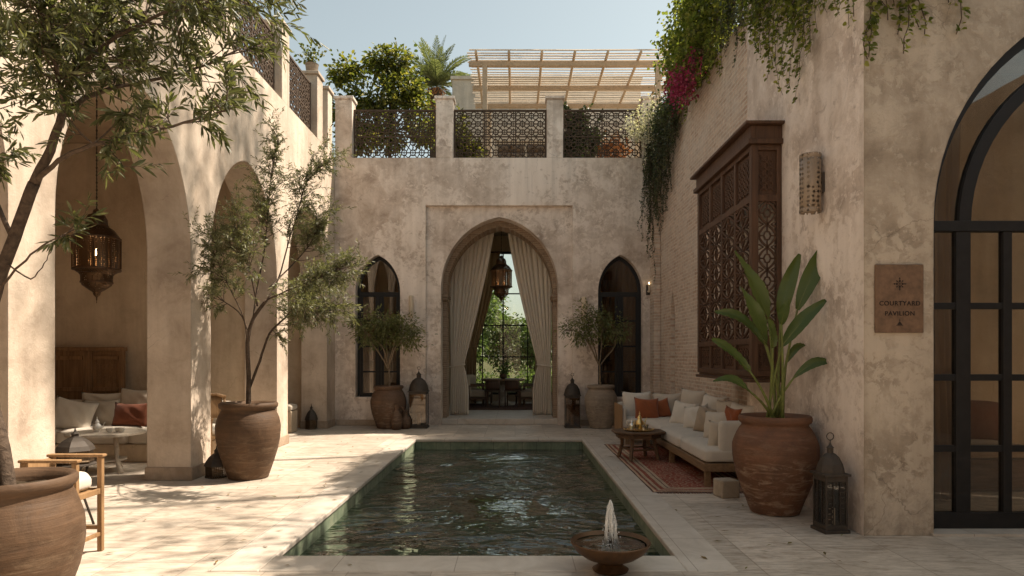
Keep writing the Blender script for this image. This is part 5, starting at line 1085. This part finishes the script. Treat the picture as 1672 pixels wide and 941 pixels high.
# ------------------------------------------------------------------ curtains
def drape(label, x_top0, x_top1, x_tie0, x_tie1, x_bot0, x_bot1, ztop0, ztop1, ztie, zbot, y, mat, folds, seed, group, wall_x=None):
    rr = random.Random(seed); t = thing('curtain', label, 'curtain', ((x_bot0+x_bot1)/2,y,zbot), 0, group); m = MB(); ph = [rr.uniform(0,6.28) for _ in range(5)]; NU, NV = 110, 40
    def f(u, v):
        zt = ztop0+(ztop1-ztop0)*u; z = zt+(zbot-zt)*v; vt = (zt-ztie)/(zt-zbot)
        if v < vt:
            q = v/vt; e = q**1.7; a = x_top0+(x_tie0-x_top0)*e; b = x_top1+(x_tie1-x_top1)*(q**1.25); amp = .05*(1-.55*q**2)
        else:
            q = (v-vt)/(1-vt); e = min(1,q*2.2)**.7; a = x_tie0+(x_bot0-x_tie0)*e; b = x_tie1+(x_bot1-x_tie1)*e; amp = .022+.03*e
        th = 2*PI*folds*(u+.018*math.sin(u*9+ph[0])); fo = math.sin(th+.5*math.sin(v*3+ph[1]))*.7+.35*math.sin(th*.5+ph[2]+v)
        return (a+(b-a)*(u+.012*math.cos(th)), y+amp*fo+.02*math.sin(v*7+ph[3]), z)
    m.grid(f, NU, NV); m.build('cloth', mat, t, keep=True, smooth=True, solid=.004, recalc=False)
    m = MB(); xm = (x_tie0+x_tie1)/2; hw = abs(x_tie1-x_tie0)/2+.03
    m.tube([(xm+hw*math.cos(2*PI*k/20), y+.075*math.sin(2*PI*k/20), ztie+.03*math.cos(2*PI*k/20)*(1 if x_top0 < x_top1 else -1)) for k in range(21)], .022, 6); m.build('tieback', mat, t, keep=True, smooth=True)
GC = 'curtains in the great arch'
drape('cream curtain tied back on the left of the great arch', -1.68,-.50,-1.62,-1.30,-1.64,-1.18,4.6,5.1,1.38,.135,17.0,M['curtain'],9,1,GC)
drape('cream curtain tied back on the right of the great arch', .96,-.22,.90,.58,.92,.45,4.6,5.1,1.38,.135,17.0,M['curtain'],9,2,GC)
drape('tan rear curtain left of the pavilion garden window', -1.75,-.48,-1.72,-1.22,-1.72,-1.25,4.9,4.95,1.9,.135,21.6,M['curtain_tan'],9,3,'rear curtains at the garden window')
drape('tan rear curtain right of the pavilion garden window', 1.05,-.05,1.04,.62,1.04,.65,4.9,4.95,1.9,.135,21.6,M['curtain_tan'],9,4,'rear curtains at the garden window')
for i, (x0, x1, y, mt) in enumerate([(-3.72,-3.30,16.45,'curtain_tan'),(-3.06,-2.66,16.45,'curtain_tan'),(1.90,2.36,16.45,'curtain_tan'),(2.46,2.98,16.45,'curtain_tan')]):
    drape(['outer','inner','inner','outer'][i]+' brown curtain behind the '+('left' if i<2 else 'right')+' pointed window', x0,x1,x0+.04,x1-.02,x0+.02,x1,4.4,4.4,1.5,.02,y,M[mt],4,20+i,'curtains behind the pointed windows')
for i, (x0, x1) in enumerate([(3.78,4.10),(4.55,4.95),(6.0,6.5)]): drape(['left','middle','right'][i]+' brown curtain inside the steel door room', x0,x1,x0+.03,x1-.03,x0,x1,5.0,5.0,1.4,.02,7.0+.5*(i==1),M['curtain_room'],5,30+i,'curtains behind the steel door')

# ------------------------------------------------------------------ pavilion furniture
PZ = .131
dt = thing('dining_table', 'round dark pedestal table in the pavilion behind the curtains', 'table', (-.37,20.6,PZ)); m = MB(); m.lathe([(.62,.74),(.66,.75),(.66,.785),(.64,.80)], 40); m.build('tabletop', M['wood_teak'], dt, smooth=True, angle=40)
m = MB(); m.lathe([(.36,0),(.36,.05),(.28,.08),(.14,.14),(.10,.25),(.17,.42),(.12,.55),(.10,.66),(.26,.74)], 20); m.build('pedestal', M['wood_white'], dt, smooth=True, angle=40)
vz = thing('flower_vase', 'small planted bowl in the middle of the round pavilion table', 'vase', (-.36,20.6,PZ+.801)); m = MB(); m.lathe([(.05,0),(.11,.05),(.12,.10),(.09,.15),(.08,.12)], 16); m.build('bowl', M['pot_dark'], vz, smooth=True, angle=50)
wd = MB(); lv = Leaves(); rr = random.Random(9)
for k in range(22): sprig(lv, wd, rr, (-.36,20.6,PZ+.92), (rr.gauss(0,.5),rr.gauss(0,.5),1), rr.uniform(.2,.42), .08, .04, 8, .4, .003)
wd.build('stem', M['stem'], vz, keep=True); lv.build('foliage', M['garden'], vz, keep=True)
ac = thing('armchair', 'brown armchair in the pavilion, left of the round table near the tied curtain', 'armchair', (-1.15,20.0,PZ), 0, 'armchairs round the pavilion table')
for x in (-.30,.30):
    for y in (-.28,.28): m = MB(); m.bar((x,y,.0),(x,y,.62 if True else 0),.05,.05); m.build('leg', M['wood_side'], ac, bevel=.005)
m = MB(); m.box(-.33,.33,-.31,.31,.22,.28); m.box(-.33,-.27,-.31,.31,.60,.64); m.box(.27,.33,-.31,.31,.60,.64); m.build('frame', M['wood_side'], ac, bevel=.006)
o = cushion(.56,.58,.17,.045).build('seat_cushion', M['sofa_dim'], ac, smooth=True); o.location = (0,0,.37)
o = cushion(.62,.14,.55,.06).build('backrest', M['sofa_dim'], ac, smooth=True); o.location = (0,.29,.62); o.rotation_euler = (-.15,0,0)
ac.rotation_euler = (0,0,PI/2+.25)
copy_tree(ac, 'brown armchair in the pavilion, right of the round table near the tied curtain', (.48,20.0,PZ), -PI/2-.2)
copy_tree(ac, 'brown armchair behind the round pavilion table, on its left', (-1.12,21.0,PZ), PI/2-.4)
copy_tree(ac, 'brown armchair behind the round pavilion table, on its right', (.42,21.0,PZ), -PI/2+.4)
dc = thing('dining_chair', 'dark wooden chair at the pavilion table, its back to the pool on the left', 'chair', (-.66,19.8,PZ), 0, 'dark chairs at the pavilion table')
for x in (-.2,.2):
    for y in (-.2,.2): m = MB(); m.bar((x,y,0),(x,y,.45),.035); m.build('leg', M['wood_dark'], dc)
m = MB(); m.box(-.23,.23,-.23,.23,.451,.49); m.build('seat', M['wood_dark'], dc, bevel=.006); m = MB()
m.grid(lambda u,v: (.23*math.sin((u-.5)*2.2),-.23+.10*(1-math.cos((u-.5)*2.2)),.50+.28*v), 12, 3); m.build('backrest', M['wood_dark'], dc, smooth=True, solid=.025, recalc=False)
copy_tree(dc, 'dark wooden chair at the pavilion table, its back to the pool on the right', (-.06,19.85,PZ), -.15)
m = MB(); m.box(-1.6,.9,18.6,21.2,PZ,PZ+.006); tag(m.build('pavilion_rug', rug_mat(1.3,1.3)), 'dark red rug on the pavilion floor under the round table', 'rug')
# ------------------------------------------------------------------ loggia furniture
ls = thing('built_in_sofa', 'cream daybed sofa under the nearest open arch of the arcade', 'sofa', (-6.3,10.8,0))
m = MB(); m.box(-8.1,XLB-.02,10.25,11.3,0,.27); m.build('plaster_base', M['plaster_room'], ls, keep=True, bevel=.01)
for i in range(3):
    x0 = -8.1+i*1.105; o = cushion(1.09,1.08,.21,.05).build('seat_cushion', M['linen'], ls, smooth=True); o.location = Vector((x0+.55,10.76,.375))-ls.location
o = cushion(3.3,.14,.42,.05,.01).build('backrest', M['linen2'], ls, smooth=True); o.location = Vector((-6.44,11.36,.66))-ls.location
G2 = 'pillows on the arcade sofa'
def pil2(label, px, py, d, w_, h, t_, mat, rx=-.25, rz=0, ry=0, seed=0): pillow(label, at(px,py,d), w_, h, t_, mat, (rx,ry,rz), seed, G2)
pil2('white pillow tilted at the left end of the arcade sofa', 119,678,10.55,.60,.52,.2,M['linen'],-.3,.3,.22,41); pil2('oatmeal pillow in the middle of the arcade sofa', 163,675,10.95,.60,.46,.18,M['linen2'],-.25,0,0,42)
pil2('dark rust pillow at the right end of the arcade sofa', 214,677,10.75,.60,.40,.18,M['rust_mid'],-.25,-.05,0,43); pil2('long cream bolster pillow behind the oatmeal one on the arcade sofa', 168,655,11.15,.75,.30,.14,M['linen'],-.2,0,0,44); pil2('cream pillow behind the dark rust one on the arcade sofa', 224,655,11.1,.6,.42,.16,M['linen2'],-.2,0,.05,45); pil2('small brown pillow at the far left edge of the arcade sofa', 96,690,10.7,.35,.35,.14,M['rust_dark'],-.25,.2,0,46)
wp = thing('carved_screen', 'old carved wooden panel standing against the wall behind the arcade sofa', 'screen', (-7.2,11.8,0))
m = MB(); m.box(-8.15,-6.80,11.72,11.76,0,1.70); m.build('board', M['wood_chest'], wp, keep=True)
m = MB()
for x in (-8.15,-7.50,-7.42,-6.88): m.box(x,x+.08,11.685,11.719,.3,1.70)
for z in (.55,1.0,1.55): m.box(-8.06,-7.51,11.69,11.72,z,z+.07); m.box(-7.33,-6.89,11.69,11.72,z,z+.07)
m.box(-8.18,-6.77,11.67,11.77,1.701,1.77); m.build('frame', M['wood_chest'], wp, keep=True, bevel=.008)
m = MB(); carved(m, lambda u,v,t: (u,11.715+t-.012,v), -7.30,-6.92,1.12,1.5,(0,1,0),.12); m.build('carving', M['wood_chest'], wp, keep=True)
lt = thing('side_table', 'round pale wooden table in front of the arcade sofa', 'table', (-5.72,9.42,0)); m = MB(); m.lathe([(.46,.51),(.49,.52),(.49,.545),(.47,.555)], 36); m.build('tabletop', M['wood_white'], lt, smooth=True, angle=40)
m = MB(); m.lathe([(.24,.15),(.26,.16),(.26,.18),(.24,.185)], 24); m.build('shelf', M['wood_white'], lt, smooth=True, angle=40)
for k in range(3): a = 2*PI*k/3-.5; m = MB(); m.tube([(.22*math.cos(a),.22*math.sin(a),.51),(.26*math.cos(a),.26*math.sin(a),.32),(.25*math.cos(a),.25*math.sin(a),.17),(.36*math.cos(a),.36*math.sin(a),0)], [.035,.028,.024,.036], 8); m.build('leg', M['wood_white'], lt, smooth=True)
teapot('white porcelain teapot on the round arcade table', (-5.82,9.38,.556), M['porcelain'], .75)
for i in range(3):
    t = thing('cup', 'small white cup on the round arcade table', 'cup', (-5.62+.085*i,9.33+.06*(i%2),.556), 0, 'white cups on the arcade table'); m = MB(); m.lathe([(.02,0),(.035,.02),(.042,.06),(.038,.06),(.02,.012),(.002,.01)], 16); m.build('cup', M['porcelain'], t, smooth=True, angle=50)
# wooden armchair in the second arch
wc = thing('wooden_armchair', 'light wooden armchair with a curved back inside the second arch', 'chair', (-4.62,10.5,0), .9)
for x in (-.26,.26): m = MB(); m.bar((x,-.25,0),(x,-.25,.64),.045); m.build('leg', M['wood_oak'], wc, bevel=.006); m = MB(); m.tube([(x*.95,.27,0),(x*.95,.24,.45),(x,.32,.98)], [.024,.026,.02], 7); m.build('leg', M['wood_oak'], wc, smooth=True)
m = MB(); m.box(-.28,.28,-.27,.26,.36,.41); m.build('seat', M['wood_oak'], wc, bevel=.008); o = cushion(.5,.5,.1,.04).build('seat_cushion', M['linen'], wc, smooth=True); o.location = (0,0,.46)
for s in (-1,1): m = MB(); m.tube([(s*.26,-.30,.66),(s*.28,0,.67),(s*.27,.28,.70)], .024, 7); m.build('armrest', M['wood_oak'], wc, smooth=True)
m = MB(); m.tube([(-.28,.30,.95),(-.15,.37,1.0),(.15,.37,1.0),(.28,.30,.95)], .028, 7); m.build('rail', M['wood_oak'], wc, smooth=True)
m = MB(); m.grid(lambda u,v: (-.24+.48*u,.30+.05*math.sin(PI*u)+.06*v,.62+.36*v), 10, 4); m.build('backrest', M['wood_oak'], wc, smooth=True, solid=.02, recalc=False)
dome_lantern('wire_lantern', 'black arched lantern on the floor between the pillar and the brown olive pot', (-3.97,8.96,0), .28, .42)
# pale bench and cup in the last arch
bn = thing('stool', 'pale plaster stool in the dim last arch of the arcade', 'stool', (-4.98,14.3,0)); m = MB(); m.box(-.3,.3,-.2,.2,.001,.46); m.build('base', M['plaster_room'], bn, bevel=.02); o = cushion(.6,.42,.12,.04).build('seat_cushion', M['linen2'], bn, smooth=True); o.location = (0,0,.525)
# slim stand with lantern at the near left
ch = thing('wooden_armchair', 'low oak armchair with a pale cushion beside the foreground olive pot', 'chair', (-3.62,5.40,0)); AX, AY = .20, .16
for x in (-AX,AX):
    for y in (-AY,AY): m = MB(); m.box(x-.02,x+.02,y-.02,y+.02,0,.775); m.build('leg', M['wood_oak'], ch, bevel=.005)
for y in (-AY,AY): m = MB(); m.box(-AX-.03,AX+.035,y-.032,y+.032,.776,.80); m.build('armrest', M['wood_oak'], ch, bevel=.008)
for x in (-AX,AX):
    for za, zb in ((.475,.52),(.13,.16)): m = MB(); m.box(x-.013,x+.013,-AY+.021,AY-.021,za,zb); m.build('rail', M['wood_oak'], ch, bevel=.004)
for y in (-AY,AY):
    for za, zb in ((.475,.52),(.18,.21)): m = MB(); m.box(-AX+.021,AX-.021,y-.013,y+.013,za,zb); m.build('rail', M['wood_oak'], ch, bevel=.004)
m = MB(); m.box(-AX+.014,AX-.014,-AY+.014,AY-.014,.49,.51); m.build('seat', M['wood_oak'], ch)
m = MB(); m.box(-AX-.012,-AX+.012,-AY+.021,AY-.021,.60,.77); m.build('backrest', M['wood_oak'], ch, bevel=.005)
pf = cushion(.33,.27,.13,.055,.03).build('seat_cushion', M['pouf'], ch, smooth=True); pf.location = (.0,0,.58)
lt2 = thing('side_table', 'small dark iron side table with a lantern on it at the first arch', 'table', (-4.16,6.37,0)); m = MB(); m.lathe([(.165,.575),(.175,.58),(.175,.59),(.165,.595)], 28); m.build('tabletop', M['iron'], lt2, smooth=True, angle=40)
for k in range(3): a = 2*PI*k/3+.5; m = MB(); m.tube([(.10*math.cos(a),.10*math.sin(a),.575),(.06*math.cos(a),.06*math.sin(a),.3),(.15*math.cos(a),.15*math.sin(a),0)], .012, 6); m.build('leg', M['iron'], lt2, smooth=True)
dome_lantern('table_lantern', 'dark six sided lantern on the iron side table behind the oak armchair', (-4.16,6.37,.596), .31, .33, .3)
# bench seen dimly in the room behind the steel door
db = thing('room_bench', 'low bench with dark rust cushion in the dim room behind the steel door', 'bench', (5.0,8.3,0)); m = MB(); m.box(-1.2,1.2,-.3,.3,.001,.38); m.build('base', M['wood_side'], db, bevel=.01); o = cushion(2.4,.6,.16,.05).build('seat_cushion', M['sofa_dim'], db, smooth=True); o.location = (0,0,.465); o = cushion(2.4,.14,.5,.05).build('backrest', M['rust_dark'], db, smooth=True); o.location = (0,.27,.78)

# tall slender unseen trees, added so their high crowns dapple the arcade
for i, (x,y,h,bl) in enumerate([(6.2,11.0,15.5,[(5.9,10.6,17.4),(6.3,11.6,18.6),(6.0,11.0,19.6)]),(6.4,14.2,15.8,[(6.1,13.8,17.6),(6.7,14.7,18.8),(6.2,14.2,20.0)]),(6.3,17.6,15.5,[(6.0,17.2,17.5),(6.5,18.1,18.9)])]):
    leafy_tree('added_shade_tree', ['nearest','middle','farthest'][i]+' tall slender unseen tree, added to dapple the arcade wall', (x+3.4,y+.4,-.02), (x+.2,y,h), [(c,(.9,1.0,.7)) for c in bl], M['vine_dark'], 90+i, 44, 20, .20, .07, .10, 'unseen tall trees added to dapple the arcade', .5)
m = MB(); rr = random.Random(44)
for k in range(170):
    x = rr.choice([rr.uniform(-4.1,-2.0), rr.uniform(1.4,3.0), rr.uniform(-4,3)]); y = rr.uniform(4.6,15.2)
    if PX0-.05 < x < PX1+.05 and PY0-.1 < y < PY1+.1: continue
    if rx0-.05 < x < rx1+.1 and ry0-.1 < y < ry1+.1: continue
    a = rr.uniform(0,6.28); L = rr.uniform(.025,.05); W = L*.28; c, s_ = math.cos(a), math.sin(a); z = .0135
    m.add([(x-c*L,y-s_*L,z),(x+s_*W,y-c*W,z+.006),(x+c*L,y+s_*L,z+.004),(x-s_*W,y+c*W,z+.003)], [(0,1,2,3)])
tag(m.build('fallen_leaves', leaf_mat('dry_leaves', (.12,.09,.03), (.20,.13,.05), (.16,.17,.05), .1, .7, .1), recalc=False), kind='stuff')
